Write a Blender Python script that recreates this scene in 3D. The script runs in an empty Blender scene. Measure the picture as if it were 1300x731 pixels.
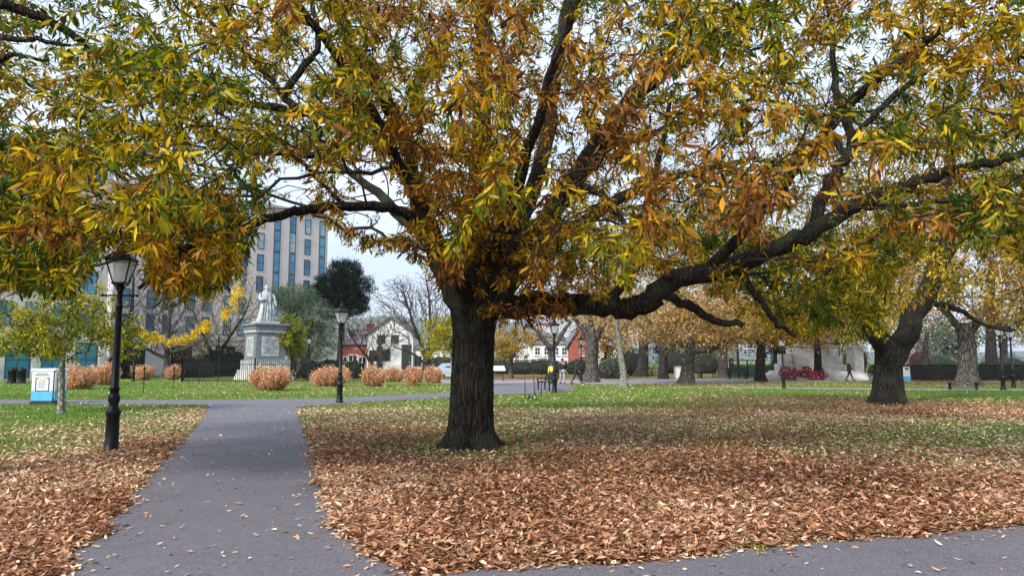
import bpy, math, random
import numpy as np
from mathutils import Vector, Matrix
from mathutils.geometry import tessellate_polygon
random.seed(11)
RNG = np.random.default_rng(11)
scn = bpy.context.scene
COL = scn.collection

# ------------------------------------------------------------ camera, sky, sun, exposure
F = 900.0
PITCH = math.atan(92.5 / F)
CAMZ = 1.6
cam_d = bpy.data.cameras.new('camera')
cam_d.sensor_width = 36.0
cam_d.lens = 36.0 * F / 1300.0
cam_d.clip_start = 0.05
cam_d.clip_end = 12000
cam = bpy.data.objects.new('camera', cam_d)
cam.location = (0, 0, CAMZ)
cam.rotation_euler = (math.radians(90) + PITCH, 0, 0)
COL.objects.link(cam)
scn.camera = cam

SUN_EL, SUN_AZ = math.radians(38), math.radians(215)     # behind the camera, to the left
wd = bpy.data.worlds.new("World")
scn.world = wd
wd.use_nodes = True
nt = wd.node_tree
nt.nodes.clear()
wo = nt.nodes.new('ShaderNodeOutputWorld')
bg = nt.nodes.new('ShaderNodeBackground')
bg.inputs['Strength'].default_value = 0.12
sky = nt.nodes.new('ShaderNodeTexSky')
sky.sky_type = 'NISHITA'
sky.sun_disc = False
sky.sun_elevation = SUN_EL
sky.sun_rotation = SUN_AZ
sky.air_density = 1.0
sky.dust_density = 2.0
tc = nt.nodes.new('ShaderNodeTexCoord')
mp = nt.nodes.new('ShaderNodeMapping')
mp.inputs['Scale'].default_value = (1, 1, 2.6)
cn = nt.nodes.new('ShaderNodeTexNoise')
cn.inputs['Scale'].default_value = 2.3
cn.inputs['Detail'].default_value = 6
cr = nt.nodes.new('ShaderNodeValToRGB')
cr.color_ramp.elements[0].position = 0.25
cr.color_ramp.elements[0].color = (0.62, 0.62, 0.62, 1)
cr.color_ramp.elements[1].position = 0.6
cr.color_ramp.elements[1].color = (0.97, 0.97, 0.97, 1)
cl = nt.nodes.new('ShaderNodeValToRGB')
cl.color_ramp.elements[0].position = 0.3
cl.color_ramp.elements[0].color = (3.3, 4.1, 5.3, 1)
cl.color_ramp.elements[1].position = 0.7
cl.color_ramp.elements[1].color = (5.3, 6.0, 7.0, 1)
cn2 = nt.nodes.new('ShaderNodeTexNoise')
cn2.inputs['Scale'].default_value = 3.4
cn2.inputs['Detail'].default_value = 5
mx = nt.nodes.new('ShaderNodeMix')
mx.data_type = 'RGBA'
L = nt.links.new
L(tc.outputs['Generated'], mp.inputs['Vector'])
L(mp.outputs[0], cn.inputs['Vector'])
L(mp.outputs[0], cn2.inputs['Vector'])
L(cn.outputs['Fac'], cr.inputs['Fac'])
L(cn2.outputs['Fac'], cl.inputs['Fac'])
L(cr.outputs['Color'], mx.inputs['Factor'])
L(sky.outputs['Color'], mx.inputs[6])
L(cl.outputs['Color'], mx.inputs[7])
L(mx.outputs[2], bg.inputs['Color'])
L(bg.outputs[0], wo.inputs['Surface'])

sd = bpy.data.lights.new('sun', 'SUN')
sd.energy = 2.8
sd.angle = math.radians(10)
sd.color = (1.0, 0.96, 0.9)
sun = bpy.data.objects.new('sun', sd)
COL.objects.link(sun)
sdir = Vector((math.sin(SUN_AZ) * math.cos(SUN_EL), math.cos(SUN_AZ) * math.cos(SUN_EL), math.sin(SUN_EL)))
sun.rotation_euler = sdir.to_track_quat('Z', 'Y').to_euler()
sun.location = sdir * 40

vs = scn.view_settings
vs.view_transform = 'Standard'
vs.look = 'None'
vs.gamma = 1.0
vs.use_curve_mapping = False
vs.exposure = 0.95
scn.cycles.max_bounces = 8
scn.cycles.diffuse_bounces = 3
scn.cycles.transmission_bounces = 6
scn.cycles.transparent_max_bounces = 8

# ------------------------------------------------------------ placing: photo pixel -> world
CP, SP = math.cos(PITCH), math.sin(PITCH)
def ray(px, py):
    u, v = (px - 650.0) / F, (365.5 - py) / F
    return Vector((u, CP - v * SP, SP + v * CP))
def P(px, py, d):
    r = ray(px, py)
    r = r * (d / r.y)
    return Vector((r.x, r.y, r.z + CAMZ))
def G(px, py, z=0.0):
    r = ray(px, py)
    k = (z - CAMZ) / r.z
    return Vector((r.x * k, r.y * k, z))
def D(py):
    return G(650, py).y
def proj(pts):
    """world (N,3) -> photo pixels"""
    x, y, z = pts[:, 0], pts[:, 1], pts[:, 2] - CAMZ
    dep = y * CP + z * SP
    v = -y * SP + z * CP
    dep = np.maximum(dep, 0.01)
    return 650 + F * x / dep, 365.5 - F * v / dep

# ------------------------------------------------------------ object helpers
def tag(o, label=None, cat=None, group=None, kind=None):
    if label: o['label'] = label
    if cat: o['category'] = cat
    if group: o['group'] = group
    if kind: o['kind'] = kind
    return o
def empty(name, loc, label=None, cat=None, group=None, rz=0.0):
    o = bpy.data.objects.new(name, None)
    o.empty_display_size = 0.3
    o.location = loc
    o.rotation_euler = (0, 0, rz)
    COL.objects.link(o)
    return tag(o, label, cat, group)
def link(name, me, mat=None, parent=None, loc=None):
    o = bpy.data.objects.new(name, me)
    if mat is not None and not me.materials: me.materials.append(mat)
    COL.objects.link(o)
    if parent is not None: o.parent = parent
    if loc is not None: o.location = loc
    return o
def np_mesh(name, verts, faces, smooth=False, attrs=None):
    """faces: (M,k) int array, all the same k"""
    me = bpy.data.meshes.new(name)
    verts = np.ascontiguousarray(verts, dtype=np.float32)
    faces = np.ascontiguousarray(faces, dtype=np.int32)
    m, k = faces.shape
    me.vertices.add(len(verts))
    me.vertices.foreach_set('co', verts.ravel())
    me.loops.add(m * k)
    me.loops.foreach_set('vertex_index', faces.ravel())
    me.polygons.add(m)
    me.polygons.foreach_set('loop_start', np.arange(0, m * k, k, dtype=np.int32))
    me.polygons.foreach_set('loop_total', np.full(m, k, dtype=np.int32))
    if smooth:
        me.polygons.foreach_set('use_smooth', np.ones(m, dtype=bool))
    me.update(calc_edges=True)
    for an, av in (attrs or {}).items():
        a = me.attributes.new(an, 'FLOAT', 'POINT')
        a.data.foreach_set('value', np.ascontiguousarray(av, dtype=np.float32))
    return me

class MB:
    """collects hard-surface shapes into one mesh"""
    def __init__(s):
        s.v, s.f, s.sm = [], [], []
    def add(s, verts, faces, smooth=False):
        n = len(s.v)
        s.v += [tuple(v) for v in verts]
        s.f += [tuple(i + n for i in f) for f in faces]
        s.sm += [smooth] * len(faces)
        return s
    def box(s, c, size, rz=0.0, rx=0.0, ry=0.0, taper=1.0):
        hx, hy, hz = size[0] / 2, size[1] / 2, size[2] / 2
        M = Matrix.Rotation(rz, 3, 'Z') @ Matrix.Rotation(ry, 3, 'Y') @ Matrix.Rotation(rx, 3, 'X')
        vs_ = []
        for sz in (-1, 1):
            t = taper if sz > 0 else 1.0
            for sx, sy in ((-1, -1), (1, -1), (1, 1), (-1, 1)):
                vs_.append(M @ Vector((sx * hx * t, sy * hy * t, sz * hz)) + Vector(c))
        return s.add(vs_, [(0, 3, 2, 1), (4, 5, 6, 7), (0, 1, 5, 4), (1, 2, 6, 5), (2, 3, 7, 6), (3, 0, 4, 7)])
    def lathe(s, prof, n=16, c=(0, 0, 0), smooth=True, rot=0.0):
        vs_, fs = [], []
        for r, z in prof:
            for i in range(n):
                a = 2 * math.pi * i / n + rot
                vs_.append((c[0] + r * math.cos(a), c[1] + r * math.sin(a), c[2] + z))
        for j in range(len(prof) - 1):
            for i in range(n):
                k = (i + 1) % n
                fs.append((j * n + i, j * n + k, (j + 1) * n + k, (j + 1) * n + i))
        fs.append(tuple(range(n - 1, -1, -1)))
        fs.append(tuple((len(prof) - 1) * n + i for i in range(n)))
        return s.add(vs_, fs, smooth)
    def tube(s, pts, r, n=8, smooth=True):
        pts = [Vector(p) for p in pts]
        if not hasattr(r, '__len__'): r = [r] * len(pts)
        vs_, fs = [], []
        up = Vector((0.13, 0.31, 0.94)).normalized()
        for j, p in enumerate(pts):
            t = (pts[min(j + 1, len(pts) - 1)] - pts[max(j - 1, 0)]).normalized()
            a = t.cross(up)
            if a.length < 0.05: a = t.cross(Vector((1, 0, 0)))
            a.normalize(); b = t.cross(a)
            for i in range(n):
                an = 2 * math.pi * i / n
                vs_.append(p + (a * math.cos(an) + b * math.sin(an)) * r[j])
        for j in range(len(pts) - 1):
            for i in range(n):
                k = (i + 1) % n
                fs.append((j * n + i, (j + 1) * n + i, (j + 1) * n + k, j * n + k))
        fs.append(tuple(range(n)))
        fs.append(tuple((len(pts) - 1) * n + i for i in range(n - 1, -1, -1)))
        return s.add(vs_, fs, smooth)
    def prism(s, poly, z0, z1):
        """poly: xy outline counter-clockwise"""
        n = len(poly)
        vs_ = [(x, y, z0) for x, y in poly] + [(x, y, z1) for x, y in poly]
        fs = [tuple(range(n - 1, -1, -1)), tuple(range(n, 2 * n))]
        for i in range(n):
            k = (i + 1) % n
            fs.append((i, k, n + k, n + i))
        return s.add(vs_, fs)
    def ball(s, c, r, n=10, m=7):
        prof = []
        for j in range(m + 1):
            a = -math.pi / 2 + math.pi * j / m
            prof.append((max(1e-3, r[0] * math.cos(a)), r[2] * math.sin(a)))
        vs_, fs = [], []
        b = MB().lathe(prof, n)
        vs_ = [(c[0] + x, c[1] + y * r[1] / r[0], c[2] + z) for x, y, z in b.v]
        return s.add(vs_, b.f, True)
    def build(s, name, mat=None, parent=None, bevel=0.0, loc=None):
        me = bpy.data.meshes.new(name)
        me.from_pydata([tuple(v) for v in s.v], [], s.f)
        me.polygons.foreach_set('use_smooth', np.array(s.sm, dtype=bool))
        me.update()
        o = link(name, me, mat, parent, loc)
        if bevel:
            md = o.modifiers.new('bevel', 'BEVEL')
            md.width = bevel; md.segments = 2; md.limit_method = 'ANGLE'
        return o
def children(o):
    return [c for c in bpy.data.objects if c.parent == o]
def copy_tree(o, parent=None):
    c = o.copy(); COL.objects.link(c)
    if parent is not None: c.parent = parent
    for ch in children(o): copy_tree(ch, c)
    return c
def copy_thing(o, loc, label, rz=None, sc=None):
    c = copy_tree(o)
    c.location = loc
    if rz is not None: c.rotation_euler = (0, 0, rz)
    if sc is not None: c.scale = sc if hasattr(sc, '__len__') else (sc, sc, sc)
    c['label'] = label
    return c

# ------------------------------------------------------------ materials
def mat_new(name):
    m = bpy.data.materials.new(name)
    m.use_nodes = True
    n = m.node_tree
    b = n.nodes['Principled BSDF']
    return m, n, b
def N(n, t, **kw):
    x = n.nodes.new(t)
    for k, v in kw.items():
        if hasattr(x, k): setattr(x, k, v)
        else: x.inputs[k.replace('_', ' ')].default_value = v
    return x
def ramp(n, stops, fac=None, interp='LINEAR'):
    r = n.nodes.new('ShaderNodeValToRGB')
    r.color_ramp.interpolation = interp
    e = r.color_ramp.elements
    while len(e) < len(stops): e.new(0.5)
    for el, (p, c) in zip(e, stops):
        el.position = p; el.color = (c[0], c[1], c[2], 1)
    if fac is not None: n.links.new(fac, r.inputs['Fac'])
    return r
def noisy(name, c1, c2, scale=6.0, rough=0.7, bump=0.0, bscale=None, metal=0.0, stretch=(1, 1, 1), spec=None, detail=6):
    m, n, b = mat_new(name)
    tc = N(n, 'ShaderNodeTexCoord'); mp = N(n, 'ShaderNodeMapping'); mp.inputs['Scale'].default_value = stretch
    n.links.new(tc.outputs['Object'], mp.inputs['Vector'])
    nz = N(n, 'ShaderNodeTexNoise'); nz.inputs['Scale'].default_value = scale; nz.inputs['Detail'].default_value = detail
    nz.inputs['Roughness'].default_value = 0.65
    n.links.new(mp.outputs[0], nz.inputs['Vector'])
    r = ramp(n, [(0.3, c1), (0.7, c2)], nz.outputs['Fac'])
    n.links.new(r.outputs[0], b.inputs['Base Color'])
    b.inputs['Roughness'].default_value = rough
    b.inputs['Metallic'].default_value = metal
    if spec is not None: b.inputs['Specular IOR Level'].default_value = spec
    if bump:
        n2 = N(n, 'ShaderNodeTexNoise'); n2.inputs['Scale'].default_value = bscale or scale * 4; n2.inputs['Detail'].default_value = 5
        n.links.new(mp.outputs[0], n2.inputs['Vector'])
        bp = N(n, 'ShaderNodeBump'); bp.inputs['Strength'].default_value = bump; bp.inputs['Distance'].default_value = 0.02
        n.links.new(n2.outputs['Fac'], bp.inputs['Height'])
        n.links.new(bp.outputs[0], b.inputs['Normal'])
    return m
def leaf_mat(name, stops, transl=0.35, rough=0.5, lo=.42, hi=1.5, pw=1.0):
    """colour from each leaf's own 'tone'; small random variation per leaf"""
    m, n, b = mat_new(name)
    at = N(n, 'ShaderNodeAttribute'); at.attribute_name = 'tone'
    r = ramp(n, stops, at.outputs['Fac'])
    geo = N(n, 'ShaderNodeNewGeometry')
    hsv = N(n, 'ShaderNodeHueSaturation')
    mr = N(n, 'ShaderNodeMapRange'); mr.inputs['To Min'].default_value = lo; mr.inputs['To Max'].default_value = hi
    pwn = N(n, 'ShaderNodeMath'); pwn.operation = 'POWER'; pwn.inputs[1].default_value = pw
    n.links.new(geo.outputs['Random Per Island'], pwn.inputs[0])
    n.links.new(pwn.outputs[0], mr.inputs['Value'])
    n.links.new(mr.outputs[0], hsv.inputs['Value'])
    n.links.new(r.outputs[0], hsv.inputs['Color'])
    n.links.new(hsv.outputs[0], b.inputs['Base Color'])
    b.inputs['Roughness'].default_value = rough
    b.inputs['Specular IOR Level'].default_value = 0.18
    out = n.nodes['Material Output']
    if transl > 0:
        t = N(n, 'ShaderNodeBsdfTranslucent')
        h2 = N(n, 'ShaderNodeHueSaturation'); h2.inputs['Saturation'].default_value = 1.15; h2.inputs['Value'].default_value = 1.3
        n.links.new(hsv.outputs[0], h2.inputs['Color'])
        n.links.new(h2.outputs[0], t.inputs['Color'])
        ms = N(n, 'ShaderNodeMixShader'); ms.inputs['Fac'].default_value = transl
        n.links.new(b.outputs[0], ms.inputs[1]); n.links.new(t.outputs[0], ms.inputs[2])
        n.links.new(ms.outputs[0], out.inputs['Surface'])
    return m
def bark_mat(name, dark, light, scale=9.0, stretch=0.16, bump=1.0, dist=0.05, moss=None, rough=0.9):
    m, n, b = mat_new(name)
    tc = N(n, 'ShaderNodeTexCoord'); mp = N(n, 'ShaderNodeMapping'); mp.inputs['Scale'].default_value = (1, 1, stretch)
    n.links.new(tc.outputs['Object'], mp.inputs['Vector'])
    nz0 = N(n, 'ShaderNodeTexNoise'); nz0.inputs['Scale'].default_value = 4; nz0.inputs['Detail'].default_value = 3
    n.links.new(tc.outputs['Object'], nz0.inputs['Vector'])
    mix = N(n, 'ShaderNodeMix'); mix.data_type = 'VECTOR'; mix.inputs['Factor'].default_value = 0.06
    n.links.new(mp.outputs[0], mix.inputs[4]); n.links.new(nz0.outputs['Color'], mix.inputs[5])
    vo = N(n, 'ShaderNodeTexVoronoi'); vo.feature = 'DISTANCE_TO_EDGE'; vo.inputs['Scale'].default_value = scale * 1.7
    n.links.new(mix.outputs[1], vo.inputs['Vector'])
    nz = N(n, 'ShaderNodeTexNoise'); nz.inputs['Scale'].default_value = scale * 3; nz.inputs['Detail'].default_value = 8; nz.inputs['Roughness'].default_value = 0.7
    n.links.new(mix.outputs[1], nz.inputs['Vector'])
    ve = N(n, 'ShaderNodeMapRange'); ve.inputs['From Max'].default_value = 0.28
    n.links.new(vo.outputs['Distance'], ve.inputs['Value'])
    mul = N(n, 'ShaderNodeMath'); mul.operation = 'MULTIPLY'
    n.links.new(ve.outputs[0], mul.inputs[0]); n.links.new(nz.outputs['Fac'], mul.inputs[1])
    r = ramp(n, [(0.05, dark), (0.62, light)], mul.outputs[0])
    col = r.outputs[0]
    if moss:
        nm = N(n, 'ShaderNodeTexNoise'); nm.inputs['Scale'].default_value = 2.2; nm.inputs['Detail'].default_value = 8
        n.links.new(tc.outputs['Object'], nm.inputs['Vector'])
        rm = ramp(n, [(0.52, (0, 0, 0)), (0.66, (0.55, 0.55, 0.55))], nm.outputs['Fac'])
        mm = N(n, 'ShaderNodeMix'); mm.data_type = 'RGBA'
        n.links.new(rm.outputs[0], mm.inputs['Factor']); n.links.new(col, mm.inputs[6]); mm.inputs[7].default_value = (*moss, 1)
        col = mm.outputs[2]
    n.links.new(col, b.inputs['Base Color'])
    b.inputs['Roughness'].default_value = rough
    b.inputs['Specular IOR Level'].default_value = 0.25
    bp = N(n, 'ShaderNodeBump'); bp.inputs['Strength'].default_value = bump; bp.inputs['Distance'].default_value = dist
    n.links.new(mul.outputs[0], bp.inputs['Height']); n.links.new(bp.outputs[0], b.inputs['Normal'])
    return m

M = {}
M['iron'] = noisy('black_iron', (0.003, 0.0035, 0.004), (0.010, 0.011, 0.012), 14, 0.42, 0.15, spec=.22)
M['glass'] = noisy('milky_glass', (0.55, 0.58, 0.6), (0.75, 0.78, 0.8), 3, 0.15)
M['bark_main'] = bark_mat('chestnut_bark', (0.006, 0.005, 0.004), (0.068, 0.055, 0.043), 13, 0.11, 1.0, 0.05, (0.055, 0.07, 0.036))
M['bark_twig'] = noisy('twig_bark', (0.006, 0.005, 0.005), (0.026, 0.022, 0.019), 9, 0.85, 0.4)
M['bark_grey'] = bark_mat('grey_bark', (0.03, 0.027, 0.024), (0.19, 0.165, 0.145), 6, 0.2, 0.8, 0.04)
M['bark_dark'] = bark_mat('dark_bark', (0.012, 0.011, 0.011), (0.075, 0.068, 0.062), 6, 0.2, 0.9, 0.05)
M['bark_pale'] = bark_mat('pale_bark', (0.10, 0.10, 0.08), (0.42, 0.42, 0.36), 7, 0.5, 0.6, 0.02, (0.13, 0.15, 0.10))
M['twig_grey'] = noisy('grey_twigs', (0.05, 0.042, 0.038), (0.13, 0.11, 0.10), 3, 0.9)
M['twig_red'] = noisy('reddish_twigs', (0.055, 0.032, 0.028), (0.13, 0.08, 0.065), 3, 0.9)
G_, OL, YE, OR, RU, BR = (0.030, 0.10, 0.010), (0.12, 0.17, 0.012), (0.60, 0.42, 0.012), (0.46, 0.21, 0.022), (0.24, 0.095, 0.030), (0.105, 0.05, 0.028)
M['leaf_main'] = leaf_mat('chestnut_leaves', [(0.0, G_), (0.30, OL), (0.50, YE), (0.66, OR), (0.84, RU), (1.0, BR)], 0.42, 0.38, .22, 1.6, 1.25)
M['leaf_oak'] = leaf_mat('ochre_leaves', [(0.0, (0.08, 0.10, 0.015)), (0.3, (0.30, 0.25, 0.03)), (0.6, (0.50, 0.30, 0.05)), (1.0, (0.42, 0.19, 0.07))], 0.35, 0.6)
M['leaf_tan'] = leaf_mat('tan_leaves', [(0.0, (0.36, 0.28, 0.09)), (0.5, (0.52, 0.35, 0.16)), (1.0, (0.46, 0.25, 0.12))], 0.35, 0.6)
M['leaf_young'] = leaf_mat('yellow_green_leaves', [(0.0, (0.05, 0.09, 0.015)), (0.5, (0.16, 0.19, 0.02)), (1.0, (0.50, 0.42, 0.04))], 0.4, 0.5)
M['leaf_ginkgo'] = leaf_mat('golden_leaves', [(0.0, (0.6, 0.38, 0.015)), (1.0, (0.85, 0.62, 0.03))], 0.4, 0.5)
M['leaf_dark'] = leaf_mat('cedar_needles', [(0.0, (0.004, 0.012, 0.009)), (1.0, (0.016, 0.036, 0.024))], 0.0, 0.8)
M['leaf_willow'] = leaf_mat('grey_green_leaves', [(0.0, (0.06, 0.10, 0.06)), (1.0, (0.19, 0.25, 0.15))], 0.25, 0.7)
M['leaf_shrub'] = leaf_mat('shrub_leaves', [(0.0, (0.02, 0.045, 0.02)), (1.0, (0.07, 0.12, 0.05))], 0.15, 0.6)
M['leaf_rose'] = leaf_mat('dusty_red_leaves', [(0.0, (0.30, 0.11, 0.09)), (1.0, (0.42, 0.2, 0.17))], 0.3, 0.6)
M['stem_orange'] = leaf_mat('orange_stems', [(0.0, (0.30, 0.13, 0.06)), (0.5, (0.70, 0.36, 0.20)), (1.0, (0.82, 0.60, 0.38))], 0.2, 0.7)
M['white'] = noisy('white_paint', (0.66, 0.66, 0.65), (0.8, 0.8, 0.79), 2, 0.6)
M['stone'] = noisy('portland_stone', (0.34, 0.33, 0.31), (0.72, 0.70, 0.67), 1.2, 0.85, 0.3, 12)
M['marble'] = noisy('weathered_marble', (0.20, 0.215, 0.23), (0.58, 0.60, 0.62), 3.0, 0.6, 0.3, 20)
M['granite'] = noisy('grey_granite', (0.09, 0.105, 0.12), (0.22, 0.24, 0.26), 5, 0.6, 0.2)
M['brick'] = noisy('red_brick_wall', (0.22, 0.055, 0.04), (0.38, 0.12, 0.09), 3, 0.9, 0.2, 30)
M['slate'] = noisy('slate_roof', (0.10, 0.11, 0.125), (0.2, 0.21, 0.23), 4, 0.7, 0.3, 20)
M['facade'] = noisy('beige_stone_cladding', (0.56, 0.49, 0.47), (0.68, 0.61, 0.59), 0.5, 0.85, 0.2, 6)
M['facade_grey'] = noisy('pale_mauve_render', (0.40, 0.37, 0.38), (0.5, 0.47, 0.47), 0.4, 0.85, 0.2, 6)
def panes(name, cs):
    m, n, b = mat_new(name)
    oi = N(n, 'ShaderNodeObjectInfo'); tc = N(n, 'ShaderNodeTexCoord')
    nz = N(n, 'ShaderNodeTexNoise'); nz.inputs['Scale'].default_value = 0.8; n.links.new(tc.outputs['Object'], nz.inputs['Vector'])
    a = N(n, 'ShaderNodeMath'); a.operation = 'MULTIPLY_ADD'; a.inputs[1].default_value = .5; n.links.new(nz.outputs['Fac'], a.inputs[0])
    h = N(n, 'ShaderNodeMath'); h.operation = 'MULTIPLY'; h.inputs[1].default_value = .6; n.links.new(oi.outputs['Random'], h.inputs[0]); n.links.new(h.outputs[0], a.inputs[2])
    r = ramp(n, cs, a.outputs[0]); n.links.new(r.outputs[0], b.inputs['Base Color']); b.inputs['Roughness'].default_value = .07
    return m
M['pane'] = panes('window_glass_blue', [(.2, (.015, .05, .09)), (.5, (.05, .20, .34)), (.75, (.14, .38, .55)), (.85, (.45, .48, .48))])
M['pane_dark'] = noisy('window_glass_dark', (0.01, 0.013, 0.016), (0.05, 0.06, 0.07), 0.8, 0.1)
M['teal'] = noisy('teal_panel', (0.01, 0.16, 0.26), (0.03, 0.26, 0.38), 1.2, 0.3)
M['frame_dark'] = noisy('dark_frame', (0.02, 0.022, 0.025), (0.04, 0.042, 0.045), 5, 0.5)

# ------------------------------------------------------------ ground: one litter map in world space
LC = [(-50,500,.12),(0,495,.1),(150,492,.1),(300,492,.25),(450,492,.3),(560,488,.3),(0,530,.12),(100,530,.08),(200,528,.25),(240,530,.6),(0,570,.22),(80,570,.33),(130,580,.6),
      (190,570,.95),(0,610,.66),(60,610,.85),(0,650,1),(100,650,1),(0,720,1),(100,715,1),(-50,560,.2),
      (400,530,.5),(500,525,.45),(560,522,.4),(390,560,.75),(400,600,1),(500,560,.72),(640,522,.4),(640,560,.56),(700,510,.3),(800,505,.45),
      (900,505,.72),(1000,510,.85),(1100,516,.97),(1200,516,.9),(1290,515,.85),(700,540,.55),(900,540,.5),(1100,545,.48),(1200,550,.34),(1290,550,.28),
      (700,580,.82),(900,580,.72),(1100,580,.5),(1200,580,.42),(1290,580,.5),(700,620,1),(900,620,.97),(1100,620,.8),(1290,620,.8),(1290,655,.95),(1100,650,.98),
      (900,680,1),(700,700,1),(500,700,1),(450,640,1),(580,600,.95),(560,574,.35),(610,580,.4),(660,572,.45),
      (700,498,.15),(850,498,.15),(1000,498,.1),(1200,500,.06),(1290,498,.06),(900,490,.45),(1060,488,.35),(1200,484,.7),(1290,484,.6),(650,478,.85),(780,480,.85),(850,470,.8),(650,470,.1),(780,470,.1)]
_lc = np.array(LC, dtype=float)
def _uw(px, py):
    return np.stack([np.clip(px, -60, 1360) / 120.0, 4.2 * np.log(np.clip(py - 458.0, 3, 330))], -1)
_lcu = _uw(_lc[:, 0], _lc[:, 1])
def vnoise(x, y, s, seed=0):
    """cheap smooth value noise"""
    r = np.random.default_rng(seed).random((64, 64))
    x = x / s; y = y / s
    xi, yi = np.floor(x).astype(int), np.floor(y).astype(int)
    fx, fy = x - xi, y - yi
    fx = fx * fx * (3 - 2 * fx); fy = fy * fy * (3 - 2 * fy)
    a = r[xi % 64, yi % 64]; b = r[(xi + 1) % 64, yi % 64]; c = r[xi % 64, (yi + 1) % 64]; d = r[(xi + 1) % 64, (yi + 1) % 64]
    return (a * (1 - fx) + b * fx) * (1 - fy) + (c * (1 - fx) + d * fx) * fy
def litter(x, y):
    y = np.maximum(y, 3.5)
    pts = np.stack([x, y, np.zeros_like(x)], -1)
    px, py = proj(pts)
    q = _uw(px, py)
    out = np.empty(len(x))
    for i in range(0, len(x), 20000):
        d2 = ((q[i:i + 20000, None, :] - _lcu[None]) ** 2).sum(-1) + 0.02
        w = 1 / d2 ** 1.7
        out[i:i + 20000] = (w * _lc[None, :, 2]).sum(1) / w.sum(1)
    out += (vnoise(x, y, 0.9, 1) - 0.5) * 0.22 + (vnoise(x, y, 2.6, 2) - 0.5) * 0.18
    return np.clip(out, 0, 1)

xs = np.unique(np.concatenate([-np.geomspace(30, 4000, 26)[::-1], np.arange(-30, 30.01, 0.6), np.geomspace(30, 4000, 26)]))
ys = np.unique(np.concatenate([[-300, -60, -20], np.arange(-10, 70.01, 0.6), np.geomspace(70, 6000, 30)]))
X, Y = np.meshgrid(xs, ys, indexing='ij')
V = np.stack([X.ravel(), Y.ravel(), np.zeros(X.size)], -1)
ni, nj = X.shape
I, J = np.meshgrid(np.arange(ni - 1), np.arange(nj - 1), indexing='ij')
a = (I * nj + J).ravel()
FQ = np.stack([a, a + nj, a + nj + 1, a + 1], -1)
lt = litter(V[:, 0], V[:, 1])
def ground_mat():
    m, n, b = mat_new('lawn_with_litter')
    at = N(n, 'ShaderNodeAttribute'); at.attribute_name = 'litter'
    tc = N(n, 'ShaderNodeTexCoord')
    n1 = N(n, 'ShaderNodeTexNoise'); n1.inputs['Scale'].default_value = 9; n1.inputs['Detail'].default_value = 8; n1.inputs['Roughness'].default_value = 0.8
    n2 = N(n, 'ShaderNodeTexNoise'); n2.inputs['Scale'].default_value = 0.7; n2.inputs['Detail'].default_value = 5
    v = N(n, 'ShaderNodeTexVoronoi'); v.inputs['Scale'].default_value = 11
    v.inputs['Randomness'].default_value = 1
    for x in (n1, n2, v): n.links.new(tc.outputs['Object'], x.inputs['Vector'])
    grass = ramp(n, [(0.3, (0.045, 0.10, 0.012)), (0.55, (0.12, 0.20, 0.026)), (0.75, (0.34, 0.33, 0.10))], n1.outputs['Fac'])
    brown = ramp(n, [(0.0, (0.035, 0.018, 0.010)), (0.35, (0.13, 0.06, 0.032)), (0.7, (0.30, 0.15, 0.085)), (1.0, (0.42, 0.26, 0.16))], v.outputs['Color'])
    # threshold: leaf-size cells against the litter density
    sx = N(n, 'ShaderNodeSeparateColor'); n.links.new(v.outputs['Color'], sx.inputs[0])
    av = N(n, 'ShaderNodeMath'); av.operation = 'MULTIPLY'; av.inputs[1].default_value = 0.75
    n.links.new(sx.outputs[2], av.inputs[0])
    ad = N(n, 'ShaderNodeMath'); ad.operation = 'MULTIPLY_ADD'; ad.inputs[1].default_value = 0.5
    n.links.new(n2.outputs['Fac'], ad.inputs[0]); n.links.new(av.outputs[0], ad.inputs[2])
    sb = N(n, 'ShaderNodeMath'); sb.operation = 'SUBTRACT'
    n.links.new(at.outputs['Fac'], sb.inputs[0]); n.links.new(ad.outputs[0], sb.inputs[1])
    mr = N(n, 'ShaderNodeMapRange'); mr.inputs['From Min'].default_value = -0.12; mr.inputs['From Max'].default_value = 0.12
    n.links.new(sb.outputs[0], mr.inputs['Value'])
    mm = N(n, 'ShaderNodeMix'); mm.data_type = 'RGBA'
    n.links.new(mr.outputs[0], mm.inputs[0]); n.links.new(grass.outputs[0], mm.inputs[6]); n.links.new(brown.outputs[0], mm.inputs[7])
    n.links.new(mm.outputs[2], b.inputs['Base Color'])
    b.inputs['Roughness'].default_value = 0.95
    b.inputs['Specular IOR Level'].default_value = 0.15
    bp = N(n, 'ShaderNodeBump'); bp.inputs['Strength'].default_value = 0.6; bp.inputs['Distance'].default_value = 0.04
    n.links.new(n1.outputs['Fac'], bp.inputs['Height']); n.links.new(bp.outputs[0], b.inputs['Normal'])
    return m
lawn = link('lawn', np_mesh('lawn', V, FQ, False, {'litter': lt}), ground_mat())
tag(lawn, kind='structure')

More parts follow.
